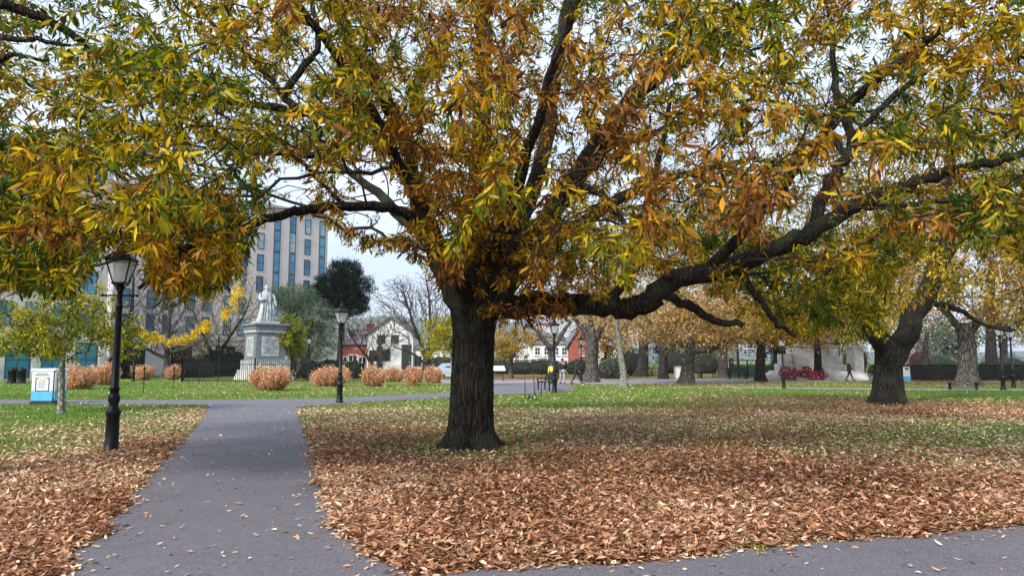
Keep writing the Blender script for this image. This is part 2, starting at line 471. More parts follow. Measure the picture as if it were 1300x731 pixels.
def asphalt(name, c1, c2, c3):
    m, n, b = mat_new(name)
    tc = N(n, 'ShaderNodeTexCoord')
    n1 = N(n, 'ShaderNodeTexNoise'); n1.inputs['Scale'].default_value = 60; n1.inputs['Detail'].default_value = 6; n1.inputs['Roughness'].default_value = 0.8
    n2 = N(n, 'ShaderNodeTexNoise'); n2.inputs['Scale'].default_value = 0.9; n2.inputs['Detail'].default_value = 8; n2.inputs['Roughness'].default_value = 0.7
    n3 = N(n, 'ShaderNodeTexVoronoi'); n3.inputs['Scale'].default_value = 140
    for x in (n1, n2, n3): n.links.new(tc.outputs['Object'], x.inputs['Vector'])
    r1 = ramp(n, [(0.3, c1), (0.7, c2)], n2.outputs['Fac'])
    r2 = ramp(n, [(0.42, (0, 0, 0)), (0.68, (0.9, 0.9, 0.9))], n1.outputs['Fac'])
    mm = N(n, 'ShaderNodeMix'); mm.data_type = 'RGBA'
    n.links.new(r2.outputs[0], mm.inputs[0]); n.links.new(r1.outputs[0], mm.inputs[6]); mm.inputs[7].default_value = (*c3, 1)
    n.links.new(mm.outputs[2], b.inputs['Base Color'])
    b.inputs['Roughness'].default_value = 0.75
    b.inputs['Specular IOR Level'].default_value = 0.4
    bp = N(n, 'ShaderNodeBump'); bp.inputs['Strength'].default_value = 0.5; bp.inputs['Distance'].default_value = 0.006
    n.links.new(n3.outputs['Distance'], bp.inputs['Height']); n.links.new(bp.outputs[0], b.inputs['Normal'])
    return m
M['asphalt'] = asphalt('damp_asphalt', (0.070, 0.063, 0.077), (0.118, 0.107, 0.128), (0.25, 0.238, 0.26))
M['paving'] = asphalt('pale_paving', (0.20, 0.18, 0.20), (0.28, 0.255, 0.28), (0.36, 0.33, 0.35))

def wobble(pts, step=0.35, amp=0.05):
    out = []
    n = len(pts)
    for i in range(n):
        a, b = Vector(pts[i]), Vector(pts[(i + 1) % n])
        k = max(1, min(80, int((b - a).length / step)))
        for j in range(k):
            p = a.lerp(b, j / k)
            out.append((p.x + random.gauss(0, amp), p.y + random.gauss(0, amp)))
    return out
def sheet(name, poly, z, mat):
    t = tessellate_polygon([[Vector((x, y, 0)) for x, y in poly]])
    me = bpy.data.meshes.new(name)
    me.from_pydata([(x, y, z) for x, y in poly], [], [tuple(f) for f in t])
    me.update()
    # face up
    if len(me.polygons) and me.polygons[0].normal.z < 0: me.flip_normals()
    return tag(link(name, me, mat), kind='structure')
g2 = lambda px, py: (G(px, py).x, G(px, py).y)
poly_main = [g2(*p) for p in ((265, 513), (262, 520), (245, 545), (215, 578), (192, 600), (163, 640), (130, 672), (100, 700), (70, 731))] + \
            [(-4.0, 2.5), (-5.5, -3), (30, 2), (36, 9.5)] + \
            [g2(*p) for p in ((1500, 650), (1300, 668), (1130, 683), (1050, 690), (900, 703), (800, 712), (640, 722), (540, 729), (472, 715), (432, 682), (412, 640), (403, 605), (396, 580), (383, 540), (375, 513))]
poly_cross = [g2(*p) for p in ((-200, 513), (0, 513), (262, 514), (376, 517), (430, 513), (560, 505), (660, 500), (730, 496), (725, 489), (690, 485), (620, 487), (560, 499), (420, 506), (250, 508), (0, 507.5), (-200, 507.5))]
poly_far = [g2(*p) for p in ((560, 487), (700, 487.5), (860, 487), (1000, 484.5), (1150, 484), (1150, 481), (980, 480.5), (860, 481), (700, 482.5), (560, 482.5))]
poly_thin = [g2(*p) for p in ((860, 491.2), (1000, 493.6), (1150, 495.2), (1400, 496.6), (1400, 494.6), (1150, 493.3), (1000, 491.9), (860, 490.3))]
poly_main = wobble(poly_main, 0.22, 0.055)
poly_cross = wobble(poly_cross, 0.7, 0.04)
sheet('path', poly_main, 0.010, M['asphalt'])
sheet('cross_path', poly_cross, 0.014, M['asphalt'])
sheet('far_path', poly_far, 0.010, M['paving'])
sheet('thin_path', poly_thin, 0.012, M['paving'])

def inside(poly, x, y):
    p = np.array(poly); c = np.zeros(len(x), bool)
    x1, y1 = p[:, 0], p[:, 1]; x2, y2 = np.roll(x1, -1), np.roll(y1, -1)
    for a, b, cc, d in zip(x1, y1, x2, y2):
        if b == d: continue
        m = ((b > y) != (d > y)) & (x < (cc - a) * (y - b) / (d - b) + a)
        c ^= m
    return c
def on_path(x, y):
    return inside(poly_main, x, y) | inside(poly_cross, x, y) | inside(poly_far, x, y) | inside(poly_thin, x, y)

def norm(v):
    return v / np.maximum(np.linalg.norm(v, axis=-1, keepdims=True), 1e-9)
def leaves_mesh(name, B, A, U, Ln, W, curl, fold, tone, lod=0):
    """many separate leaves: B base, A axis, U upper side, Ln length, W width"""
    A = norm(A); U = norm(U - A * (A * U).sum(-1, keepdims=True)); S = np.cross(A, U)
    n = len(B)
    Ln = Ln[:, None]; W = W[:, None]; curl = curl[:, None]; fold = fold[:, None]
    def mid(t): return B + A * Ln * t - U * (curl * Ln * t * t)
    if lod == 0:
        m0, m1, m2, m3 = mid(0), mid(.33), mid(.68), mid(1.0)
        l1 = m1 + (S + U * fold) * W * .5; r1 = m1 + (-S + U * fold) * W * .5
        l2 = m2 + (S + U * fold) * W * .40; r2 = m2 + (-S + U * fold) * W * .40
        V = np.stack([m0, m1, m2, m3, l1, l2, r1, r2], 1).reshape(-1, 3)
        T = np.array([[0, 1, 4], [0, 6, 1], [4, 1, 2], [4, 2, 5], [1, 6, 7], [1, 7, 2], [5, 2, 3], [2, 7, 3]])
        k = 8
    else:
        m0, m3 = mid(0), mid(1.0); mm = mid(.45)
        l1 = mm + (S + U * fold) * W * .5; r1 = mm + (-S + U * fold) * W * .5
        V = np.stack([m0, l1, m3, r1], 1).reshape(-1, 3)
        T = np.array([[0, 1, 2], [0, 2, 3]]); k = 4
    F_ = (T[None] + (np.arange(n) * k)[:, None, None]).reshape(-1, 3)
    return np_mesh(name, V, F_, False, {'tone': np.repeat(tone, k)})

# ---- fallen leaves, real ones out to 60 m
def scatter(n, d0, d1):
    """random ground points inside a widened view wedge, uniform per area"""
    y = np.sqrt(RNG.random(n) * (d1 ** 2 - d0 ** 2) + d0 ** 2)
    x = (RNG.random(n) * 2 - 1) * (0.80 * y + 0.8)
    return x, y
def fallen(name, bands):
    Bs, As, Us, Ls, Ws, Cs, Fs, Ts = [], [], [], [], [], [], [], []
    for n, d0, d1, l0, l1 in bands:
        x, y = scatter(n, d0, d1)
        lt_ = litter(x, y)
        op = on_path(x, y)
        keep = np.where(op, RNG.random(n) < 0.007, RNG.random(n) < np.clip(lt_, 0, 1) ** 1.5 * 1.0)
        x, y = x[keep], y[keep]
        k = len(x)
        x = x + RNG.normal(0, 0.045, k) + np.where(RNG.random(k) < 0.08, RNG.normal(0, 0.20, k), 0)
        y = y + RNG.normal(0, 0.045, k) + np.where(RNG.random(k) < 0.08, RNG.normal(0, 0.20, k), 0)
        op = on_path(x, y)
        z = 0.018 + RNG.random(k) ** 1.5 * np.where(op, 0.01, 0.045)
        th = RNG.random(k) * 2 * np.pi
        tl = RNG.normal(0, 1, k) * np.where(op, 0.08, 0.24)
        A = np.stack([np.cos(th), np.sin(th), tl], -1)
        U = np.stack([RNG.normal(0, .35, k), RNG.normal(0, .35, k), np.ones(k)], -1)
        U[RNG.random(k) < 0.35] *= -1
        Bs.append(np.stack([x, y, z], -1)); As.append(A); Us.append(U)
        l = RNG.uniform(l0, l1, k) * np.where(op, .8, 1); Ls.append(l); Ws.append(l * RNG.uniform(.22, .48, k))
        Cs.append(RNG.normal(0.05, 0.22, k)); Fs.append(RNG.uniform(.05, .7, k))
        Ts.append(np.clip(RNG.beta(1.5, 1.9, k) + (vnoise(x, y, 2.0, 5) - .5) * .4 + np.where(op, .25, 0) + np.clip((.8 - lt_[keep]) * .8, 0, .35), 0, 1))
    c = np.concatenate
    return leaves_mesh(name, c(Bs), c(As), c(Us), c(Ls), c(Ws), c(Cs), c(Fs), c(Ts), 0 if bands[0][1] < 11 else 1)
M['litter'] = leaf_mat('dry_fallen_leaves', [(0.0, (0.15, 0.055, 0.024)), (0.3, (0.35, 0.158, 0.078)), (0.6, (0.53, 0.30, 0.178)), (0.85, (0.71, 0.49, 0.33)), (1.0, (0.77, 0.61, 0.40))], 0.12, 0.6)
o = link('fallen_leaves', fallen('fallen_leaves', [(115000, 3.6, 8, .045, .10), (140000, 8, 13, .05, .11)]), M['litter'])
tag(o, 'thick drift of dry brown curled leaves on the near lawn edge', 'fallen leaves', kind='stuff')
o = link('distant_fallen_leaves', fallen('distant_fallen_leaves', [(190000, 13, 24, .06, .12), (160000, 24, 62, .08, .14)]), M['litter'])
tag(o, 'thinner brown leaves scattered over the lawn further back', 'fallen leaves', kind='stuff')

# ---- grass blades where the litter is thin
def grass():
    Bs, Hs = [], []
    for n, d0, d1, h in ((26000, 3.8, 9, .05), (90000, 9, 18, .055), (120000, 18, 34, .07), (60000, 34, 55, .09)):
        x, y = scatter(n, d0, d1)
        lt_ = litter(x, y)
        tb = np.hypot(x + 0.72, y - 12.7)
        dens = np.clip(1.05 - lt_, 0.04, 1)
        dens = np.maximum(dens, np.exp(-((tb - 0.65) / 0.5) ** 2) * 1.6)
        keep = (RNG.random(n) < dens) & ~on_path(x, y)
        x, y = x[keep], y[keep]
        Bs.append(np.stack([x, y, np.zeros(len(x))], -1)); Hs.append(np.full(len(x), h))
    # dark green tufts along the path edge
    for px, py in ((555, 700), (590, 706), (640, 704), (672, 708), (700, 700), (715, 706), (515, 690), (620, 660), (810, 690), (1070, 680), (1170, 672), (1120, 676), (960, 695), (780, 697), (850, 690), (740, 620), (600, 648), (1180, 655), (1255, 660)):
        c = G(px, py); k = RNG.integers(25, 90)
        s = RNG.uniform(.07, .16)
        Bs.append(np.stack([c.x + RNG.normal(0, s * 1.4, k), c.y + RNG.normal(0, s, k), np.zeros(k)], -1)); Hs.append(np.full(k, .06))
    k = 2600; a = RNG.random(k) * 6.283; q = .5 + np.abs(RNG.normal(0, .38, k))
    Bs.append(np.stack([-.74 + q * 1.25 * np.cos(a), 12.7 + q * .8 * np.sin(a), np.zeros(k)], -1)); Hs.append(np.full(k, .07))
    B = np.concatenate(Bs); H = np.concatenate(Hs)
    k = len(B)
    H = H * RNG.uniform(.6, 1.3, k)
    A = np.stack([RNG.normal(0, .45, k), RNG.normal(0, .45, k), np.ones(k)], -1)
    U = np.stack([RNG.normal(0, 1, k), -np.ones(k), RNG.normal(0, .3, k)], -1)
    return leaves_mesh('grass', B, A, U, H, H * .16 + .003, RNG.uniform(0, .5, k), np.full(k, .1), RNG.random(k), 1)
M['grass'] = leaf_mat('grass_blades', [(0.0, (0.03, 0.08, 0.012)), (0.6, (0.11, 0.21, 0.025)), (1.0, (0.26, 0.31, 0.06))], 0.25, 0.6)
o = link('grass', grass(), M['grass'])
tag(o, 'short green lawn grass showing between the fallen leaves', 'grass', kind='stuff')

# ------------------------------------------------------------ hills on the horizon
def hill():
    m = []; xs_ = np.linspace(-2600, 2600, 90)
    for j, (yy, hk) in enumerate(((2300, 0), (2600, .55), (3000, .9), (3500, 1.0), (4200, .6))):
        for x in xs_:
            h = 205 + 60 * math.sin(x / 520 + 1.0) + 22 * math.sin(x / 170) + 8 * math.sin(x / 47)
            m.append((x, yy + 60 * math.sin(x / 300), h * hk * (1 - .75 / (1 + math.exp(-(x - 60) / 120))) - (2 if hk == 0 else 0)))
    n = len(xs_); f = []
    for j in range(4):
        for i in range(n - 1):
            a = j * n + i; f.append((a, a + 1, a + n + 1, a + n))
    b = MB(); b.add(m, f, True)
    return b.build('hills', noisy('wooded_hills', (0.03, 0.05, 0.03), (0.09, 0.11, 0.06), 0.006, 0.95))
tag(hill(), kind='structure')

# ------------------------------------------------------------ tree growing
class Skel:
    CAP = 90000
    def __init__(s):
        s.p = np.zeros((s.CAP, 3)); s.par = -np.ones(s.CAP, int); s.pl = np.zeros(s.CAP); s.r = np.zeros(s.CAP)
        s.n = 0; s.chains = []
    def node(s, p, par, r=0.0):
        i = s.n; s.p[i] = p; s.par[i] = par; s.r[i] = r
        s.pl[i] = 0 if par < 0 else s.pl[par] + np.linalg.norm(s.p[i] - s.p[par])
        s.n += 1
        return i
    def limb(s, pts, radii, kind='limb', sub=5, attach=True, wob=0.06):
        """smooth limb through given points; starts at the nearest node there is"""
        pts = [np.array(p) for p in pts]
        if attach and s.n:
            k = int(np.argmin(((s.p[:s.n] - pts[0]) ** 2).sum(1)))
        else: k = -1
        ids = [k] if k >= 0 else []
        c = [2 * pts[0] - pts[1]] + pts + [2 * pts[-1] - pts[-2]]
        prev = k
        for i in range(1, len(c) - 2):
            p0, p1, p2, p3 = c[i - 1:i + 3]
            for j in range(sub if i < len(c) - 3 else sub + 1):
                t = j / sub
                q = 0.5 * (2 * p1 + (p2 - p0) * t + (2 * p0 - 5 * p1 + 4 * p2 - p3) * t * t + (3 * p1 - p0 - 3 * p2 + p3) * t ** 3)
                r = radii[i - 1] * (1 - t) + radii[i] * t
                if kind not in ('trunk', 'hidden'): q = q + RNG.normal(0, wob, 3) * min(.45, 3 * r + .08)
                prev = s.node(q, prev, r); ids.append(prev)
        s.chains.append((ids, kind, k >= 0))
        return ids
    def grow(s, targets, alpha=0.4, step=0.35, droop=0.35, jit=0.05, zmin=0.0, up=0.25, kind='branch'):
        order = np.argsort([np.min(((s.p[:s.n] - t) ** 2).sum(1)) for t in targets])
        tips = []
        for ti in order:
            t = targets[ti]
            d = np.sqrt(((s.p[:s.n] - t) ** 2).sum(1))
            cost = d + alpha * s.pl[:s.n] + np.where(s.p[:s.n, 2] < zmin, 50, 0)
            k = int(np.argmin(cost)); dist = d[k]
            if dist < 0.05: continue
            a = s.p[k]; pd = a - s.p[s.par[k]] if s.par[k] >= 0 else np.array([0, 0, 1.0])
            pd = pd / (np.linalg.norm(pd) + 1e-9)
            ch = (t - a) / dist
            t0 = (pd * 0.6 + ch * 0.7 + np.array([0, 0, up]) + RNG.normal(0, .22, 3)); t0 = t0 / np.linalg.norm(t0) * dist
            t1 = ch + np.array([0, 0, -droop]) + RNG.normal(0, .15, 3); t1 = t1 / np.linalg.norm(t1) * dist
            m = max(2, int(np.ceil(dist / step)))
            ids = [k]; prev = k
            for j in range(1, m + 1):
                u = j / m; u2, u3 = u * u, u * u * u
                q = (2 * u3 - 3 * u2 + 1) * a + (u3 - 2 * u2 + u) * t0 + (-2 * u3 + 3 * u2) * t + (u3 - u2) * t1
                if j < m: q = q + RNG.normal(0, jit, 3) * min(1, dist)
                prev = s.node(q, prev); ids.append(prev)
            s.chains.append((ids, kind, True))
            dr = s.p[ids[-1]] - s.p[ids[-2]]
            tips.append((s.p[ids[-1]].copy(), dr / (np.linalg.norm(dr) + 1e-9), s.p[ids[max(0, len(ids) - 3)]].copy()))
        return tips
    def radii(s, tip=0.004, e=2.3):
        acc = np.zeros(s.n)
        leaf = np.ones(s.n, bool)
        leaf[s.par[:s.n][s.par[:s.n] >= 0]] = False
        acc[leaf] = tip ** e
        for i in range(s.n - 1, 0, -1):
            if acc[i] == 0: acc[i] = tip ** e
            if s.par[i] >= 0: acc[s.par[i]] += acc[i]
        r = acc ** (1 / e)
        g = s.r[:s.n] > 0
        r[g] = s.r[:s.n][g]
        s.rr = r
    def tubes(s, kinds, origin, minr=0.0025, maxside=14):
        VV, FF = [], []; base = 0
        for ids, kind, att in s.chains:
            if kind not in kinds: continue
            q = s.p[ids]; r = np.maximum(s.rr[ids], minr)
            if att and len(r) > 1: r[0] = min(r[0], r[1] * 1.25)
            k = len(ids)
            if k < 2: continue
            T = np.gradient(q, axis=0); T = norm(T)
            rm = r.max()
            ns = maxside if rm > .12 else 9 if rm > .05 else 6 if rm > .018 else 4 if rm > .008 else 3
            up = np.array([.21, .17, .96]) if abs(T[0][2]) < .9 else np.array([.9, .3, .1])
            a = np.cross(T[0], up); a /= np.linalg.norm(a)
            fr = []
            for i in range(k):
                a = a - T[i] * np.dot(a, T[i]); a /= (np.linalg.norm(a) + 1e-9)
                fr.append((a, np.cross(T[i], a)))
            fr = np.array(fr)
            an = np.arange(ns) * 2 * np.pi / ns
            rk = r[:, None] * (1 + (RNG.normal(0, .05, (k, ns)) if rm > .04 else 0))
            ring = q[:, None, :] + (fr[:, 0][:, None, :] * np.cos(an)[None, :, None] + fr[:, 1][:, None, :] * np.sin(an)[None, :, None]) * (rk[..., None] if np.ndim(rk) == 2 and rk.shape[1] == ns else r[:, None, None])
            VV.append(ring.reshape(-1, 3))
            i_, j_ = np.meshgrid(np.arange(k - 1), np.arange(ns), indexing='ij')
            a0 = base + i_ * ns + j_; b0 = base + i_ * ns + (j_ + 1) % ns
            FF.append(np.stack([a0, b0, b0 + ns, a0 + ns], -1).reshape(-1, 4))
            base += k * ns
        if not VV: return None
        return np.concatenate(VV) - np.array(origin), np.concatenate(FF)

def foliage(name, tips, per, L0, L1, wf, origin, tone_fn, spread=0.12, hang=0.5, along=0.35, lod=0, up_bias=1.0):
    """tufts of leaves around the end of each twig"""
    Tp = np.array([t[0] for t in tips]); Td = np.array([t[1] for t in tips])
    n = len(tips)
    cnt = np.maximum(2, RNG.normal(per, per * .3, n)).astype(int)
    idx = np.repeat(np.arange(n), cnt); k = len(idx)
    back = RNG.random(k) ** 1.3 * along
    B = Tp[idx] - Td[idx] * back[:, None] + RNG.normal(0, spread, (k, 3)) * (.35 + back[:, None])
    R = norm(RNG.normal(0, 1, (k, 3)))
    hg = hang * RNG.uniform(.2, 1.6, k)
    A = Td[idx] * .55 + R * .9 + np.stack([np.zeros(k), np.zeros(k), -hg], -1)
    U = RNG.normal(0, .55, (k, 3)) + np.array([0, 0, up_bias])
    l = RNG.uniform(L0, L1, k)
    B = B + norm(A) * (l * .25)[:, None]
    tn = tone_fn(Tp)[idx] + RNG.normal(0, .10, k)
    tn += np.where(RNG.random(k) < .12, RNG.normal(0, .3, k), 0)
    return leaves_mesh(name, B - np.array(origin), A, U, l, l * wf * RNG.uniform(.75, 1.25, k), RNG.normal(.22, .2, k), RNG.uniform(0, .45, k), np.clip(tn, 0, 1), lod), k

# ------------------------------------------------------------ the big chestnut in the middle
def P3(l):
    """list of (px, py, depth, radius) -> points, radii"""
    return [P(a, b, d) for a, b, d, r in l], [r for a, b, d, r in l]
def big_trunk(name, base, prof, lean, mat, parent, origin, seed=0, ribs=13, amp=.045, sides=96, rings=80, roots=5):
    zs = np.linspace(-0.12, prof[-1][0], rings)
    pz = [q[0] for q in prof]; pr = [q[1] for q in prof]
    an = np.arange(sides) * 2 * np.pi / sides
    rg = np.random.default_rng(seed); ph = rg.random(8) * 6.28
    V = []
    for z in zs:
        r = np.interp(z, pz, pr)
        fl = np.exp(-max(z, 0) / .28)
        wob = 1 + .05 * np.sin(2 * an + ph[0] + z * .5) + .035 * np.sin(3 * an + ph[1] - z * .8)
        wob = wob + fl * (.22 if sides > 50 else .08) * (np.sin(roots * an + ph[2]) + .6 * np.sin((roots + 3) * an + ph[3]))
        ridge = np.abs(np.sin(ribs * an + ph[4] + 1.2 * np.sin(z * 2.3 + ph[5]) + .9 * np.sin(3 * an + z * 1.7))) ** .7 + .5 * np.abs(np.sin((2 * ribs + 1) * an + ph[6] - 2.1 * np.sin(z * 3.1)))
        rr = r * wob + amp * (ridge - .8) * .5 + rg.normal(0, amp * .10, sides)
        cx = np.interp(z, [q[0] for q in lean], [q[1] for q in lean]); cy = np.interp(z, [q[0] for q in lean], [q[2] for q in lean])
        V.append(np.stack([base[0] + cx + rr * np.cos(an), base[1] + cy + rr * np.sin(an), np.full(sides, z)], -1))
    V = np.concatenate(V) - np.array(origin)
    i_, j_ = np.meshgrid(np.arange(rings - 1), np.arange(sides), indexing='ij')
    a0 = i_ * sides + j_; b0 = i_ * sides + (j_ + 1) % sides
    Fq = np.stack([a0, b0, b0 + sides, a0 + sides], -1).reshape(-1, 4)
    return link(name, np_mesh(name, V, Fq, True), mat, parent)

base = G(597, 571)
DT = base.y
root = empty('chestnut_tree', base, 'large spreading tree with dark furrowed trunk and long yellow brown leaves filling the foreground', 'tree')
c0 = P(601, 400, DT)
big_trunk('trunk', base, [(-.12, .60), (0, .60), (.12, .49), (.3, .41), (.7, .375), (1.5, .355), (2.1, .36), (2.5, .41), (2.75, .44), (2.95, .40), (3.1, .25)],
          [(0, 0, 0), (1.2, .02, 0), (2.4, c0.x - base.x + .02, 0), (3.2, c0.x - base.x + .05, 0)], M['bark_main'], root, base, seed=3)
S = Skel()
S.limb([Vector((base.x, base.y, 0)), Vector((base.x + .02, base.y, 1.3)), P(601, 398, DT)], [.36, .34, .33], 'hidden', attach=False)
d = DT
LIMBS = [
 [(610,388,d,.26),(650,388,d-.3,.225),(690,387,d-.5,.205),(735,385,d-.6,.195),(785,391,d-.7,.185),(820,383,d-.8,.19),(860,357,d-.9,.175),(930,335,d-1.1,.16),(1000,308,d-1.3,.145),(1050,281,d-1.5,.13),(1085,262,d-1.6,.12),(1140,238,d-1.8,.10),(1200,220,d-2,.085),(1260,205,d-2.2,.07),(1340,188,d-2.4,.05),(1450,180,d-2.5,.03)],
 [(842,372,d-.9,.09),(880,390,d-.9,.08),(906,407,d-1,.065),(942,412,d-1,.05)],
 [(940,345,d-1.1,.07),(968,385,d-1.3,.055),(985,410,d-1.4,.045),(1012,428,d-1.5,.03)],
 [(1037,287,d-1.4,.11),(1040,262,d-1.45,.10),(1055,228,d-1.5,.09),(1077,200,d-1.5,.085),(1080,172,d-1.5,.08),(1064,130,d-1.5,.065),(1058,85,d-1.5,.05),(1055,35,d-1.4,.035),(1040,-40,d-1.3,.02)],
 [(1080,185,d-1.5,.06),(1105,150,d-1.8,.055),(1150,112,d-2.1,.045),(1190,78,d-2.4,.035),(1240,35,d-2.7,.025)],
 [(1074,198,d-1.5,.06),(1030,150,d-1.2,.045),(975,128,d-1,.035),(925,130,d-.6,.02)],
 [(1082,262,d-1.6,.06),(1130,262,d-1.3,.05),(1190,256,d-1,.04),(1270,262,d-.8,.03)],
 [(612,385,d,.30),(655,325,d-.1,.24),(697,276,d-.2,.20),(738,216,d-.4,.175),(765,175,d-.5,.16),(800,130,d-.6,.145),(850,86,d-.7,.13),(905,56,d-.8,.115),(955,15,d-.9,.10),(1005,-40,d-1,.08),(1060,-120,d-1,.05)],
 [(757,188,d-.5,.09),(800,178,d-.3,.075),(850,163,d-.1,.06),(900,148,d,.045),(960,140,d+.3,.03)],
 [(775,390,d-.7,.09),(797,345,d-.6,.08),(812,295,d-.6,.07),(828,235,d-.6,.06),(843,172,d-.6,.05),(852,118,d-.6,.035)],
 [(717,252,d-.3,.07),(745,238,d-.6,.08),(778,262,d-1,.06),(795,290,d-1.2,.04)],
 [(602,388,d,.33),(604,320,d+.1,.26),(608,250,d+.2,.21),(612,150,d+.3,.175),(614,50,d+.5,.155),(612,-60,d+.7,.12),(608,-180,d+.8,.08),(600,-280,d+.8,.04)],
 [(612,388,d+.1,.26),(650,300,d+.5,.18),(689,200,d+.9,.15),(705,90,d+1.3,.135),(722,0,d+1.6,.11),(740,-110,d+2,.07)],
 [(594,390,d,.31),(566,345,d,.23),(543,290,d-.2,.19),(529,240,d-.3,.165),(512,172,d-.5,.145),(472,100,d-.8,.12),(432,30,d-1,.10),(398,-60,d-1.2,.06)],
 [(514,178,d-.5,.12),(480,160,d-.7,.115),(447,151,d-.9,.105),(383,143,d-1.2,.085),(340,135,d-1.5,.065),(292,128,d-1.8,.05),(220,108,d-2.1,.035),(150,100,d-2.4,.02)],
 [(545,290,d-.1,.11),(505,268,d-.6,.095),(455,262,d-1,.085),(405,263,d-1.4,.08),(365,272,d-1.8,.072),(328,280,d-2.1,.066),(263,299,d-2.6,.055),(219,330,d-3,.042),(176,366,d-3.2,.026)],
 [(262,299,d-2.6,.045),(222,288,d-2.9,.038),(180,312,d-3.2,.028),(150,330,d-3.3,.015)],
 [(445,155,d-.9,.08),(415,188,d-1.2,.07),(372,197,d-1.5,.06),(306,187,d-2,.045),(262,160,d-2.4,.035),(210,142,d-2.8,.022)],
 [(383,143,d-1.2,.07),(362,120,d-1.3,.065),(385,85,d-1.3,.06),(405,58,d-1.3,.055),(398,15,d-1.3,.045),(390,-50,d-1.3,.03)],
 [(362,125,d-1.3,.06),(330,85,d-1.6,.05),(285,45,d-2,.04),(240,0,d-2.4,.03)],
 [(600,385,d+.2,.25),(565,330,d+1.5,.17),(505,270,d+3.4,.13),(440,215,d+5.5,.09),(380,190,d+7.5,.05)],
 [(620,380,d+.3,.22),(700,310,d+1.8,.17),(790,250,d+3.8,.13),(880,220,d+6,.09),(960,200,d+8,.05)],
 [(604,380,d+.4,.2),(620,310,d+2.2,.16),(640,250,d+4.5,.12),(650,215,d+7.5,.07)],
 [(607,375,d-.3,.16),(640,290,d-1.6,.11),(680,160,d-3,.075),(730,0,d-4.2,.05),(780,-150,d-5,.03)],
 [(595,375,d-.3,.16),(545,285,d-1.5,.11),(475,150,d-3,.075),(390,20,d-4.2,.05),(310,-90,d-5,.03)],
 [(900,343,d-1,.10),(985,245,d-2.6,.085),(1080,130,d-4,.065),(1190,40,d-5,.04)],
]
for l in LIMBS:
    p_, r_ = P3(l); S.limb(p_, r_, 'limb%d' % len(S.chains))

def interp(px, tab):
    return np.interp(px, [a for a, b in tab], [b for a, b in tab])
YMAX = [(-400,380),(0,375),(60,385),(95,378),(118,330),(180,330),(205,380),(265,385),(305,345),(335,285),(395,270),(420,300),(450,318),(475,322),(520,330),(560,368),(620,418),(660,424),(700,420),(740,405),(775,400),(800,360),(830,345),(900,372),(960,405),(1040,425),(1105,425),(1128,375),(1150,345),(1200,315),(1300,330),(1700,370)]
GAPS = [(480,262,42,.04),(455,225,35,.2),(510,215,26,.3),(365,240,36,.25),(330,305,26,.5),(380,330,45,.05),(60,40,60,.45),(160,10,50,.5),(158,334,22,.12),(20,150,45,.5),(120,235,28,.25),(745,185,24,.2),(1005,285,24,.2),(800,60,26,.5),(560,110,22,.5),(250,60,40,.5),(960,70,30,.6),(1130,50,30,.6),(700,250,24,.4),(860,220,24,.4), (1170,385,42,.0),(1188,345,30,.12)]
def crown_targets(n, cx, cy, R, zlow, ztop, yscale=1.0, yfront=1.0, xr=1.0):
    out = []
    while sum(len(o) for o in out) < n:
        m = n * 3
        a = RNG.random(m) * 2 * np.pi; q = RNG.random(m) ** .55
        x = R * q * np.cos(a); y = R * q * np.sin(a)
        x = np.where(x > 0, x * xr, x)
        y = np.where(y < 0, y * yfront, y * yscale)
        zt = ztop * np.sqrt(np.clip(1 - q ** 2.4, 0, 1)) + zlow
        zb = zlow + .9 * (1 - q) + (vnoise(x + 50, y + 50, 1.7, 9) - .5) * .9
        w = RNG.random(m)
        z = zb + (zt - zb) * w
        t = np.stack([cx + x, cy + y, z], -1)
        shell = np.maximum(q ** 2, np.maximum(w ** 2, (1 - w) ** 3 * .9))
        keep = (z > zb) & (RNG.random(m) < .22 + .78 * shell)
        nz = vnoise(t[:, 0] * 1.0 + t[:, 2] * .7, t[:, 1] + t[:, 2] * 1.3, 1.5, 21)
        keep &= RNG.random(m) < np.clip((nz - .22) * 3.0, .12, 1)
        out.append(t[keep])
    return np.concatenate(out)[:n]
def prune(t):
    px, py = proj(t)
    front = t[:, 1] > 1
    ok = ~front | (py < interp(px, YMAX) + RNG.normal(0, 5, len(t)) - 60.0 / np.maximum(t[:, 1], 2))
    for gx, gy, r, pr in GAPS:
        ins = (np.hypot(px - gx, py - gy) < r) & front
        ok &= ~(ins & (RNG.random(len(t)) > pr))
    return t[ok]
T1 = prune(crown_targets(9000, base.x + .3, base.y, 9.6, 2.35, 8.6, yscale=.95, yfront=.80, xr=1.15))
# thicker skirts the picture shows low on the left, round the trunk and on the right
def box_targets(n, x0, x1, y0, y1, d0, d1):
    px = RNG.uniform(x0, x1, n); py = RNG.uniform(y0, y1, n); dd = RNG.uniform(d0, d1, n)
    return np.array([P(a, b, c) for a, b, c in zip(px, py, dd)])
T2 = np.concatenate([
    box_targets(150, -60, 150, 170, 365, 7.2, 10.5), box_targets(700, 380, 950, -20, 260, 8, 14), box_targets(70, 615, 740, 385, 425, 11.4, 12.4), box_targets(260, 500, 780, 230, 392, 10.6, 12.2), box_targets(200, -20, 350, 60, 260, 7.5, 11), box_targets(380, 420, 760, 60, 300, 9.5, 12.2), box_targets(420, 165, 325, 255, 395, 8.2, 11.5), box_targets(160, -30, 115, 250, 380, 8, 11),
    box_targets(130, 430, 620, 170, 330, 10.8, 12.6), box_targets(110, 560, 740, 300, 400, 11.2, 12.3),
    box_targets(200, 700, 960, 260, 385, 11, 14), box_targets(260, 900, 1150, 290, 420, 11.5, 15),
    box_targets(170, 1120, 1330, 120, 330, 8, 12), box_targets(130, 820, 1300, 0, 120, 6.4, 9), box_targets(100, 100, 480, 20, 200, 7, 10)])
T2 = prune(T2)
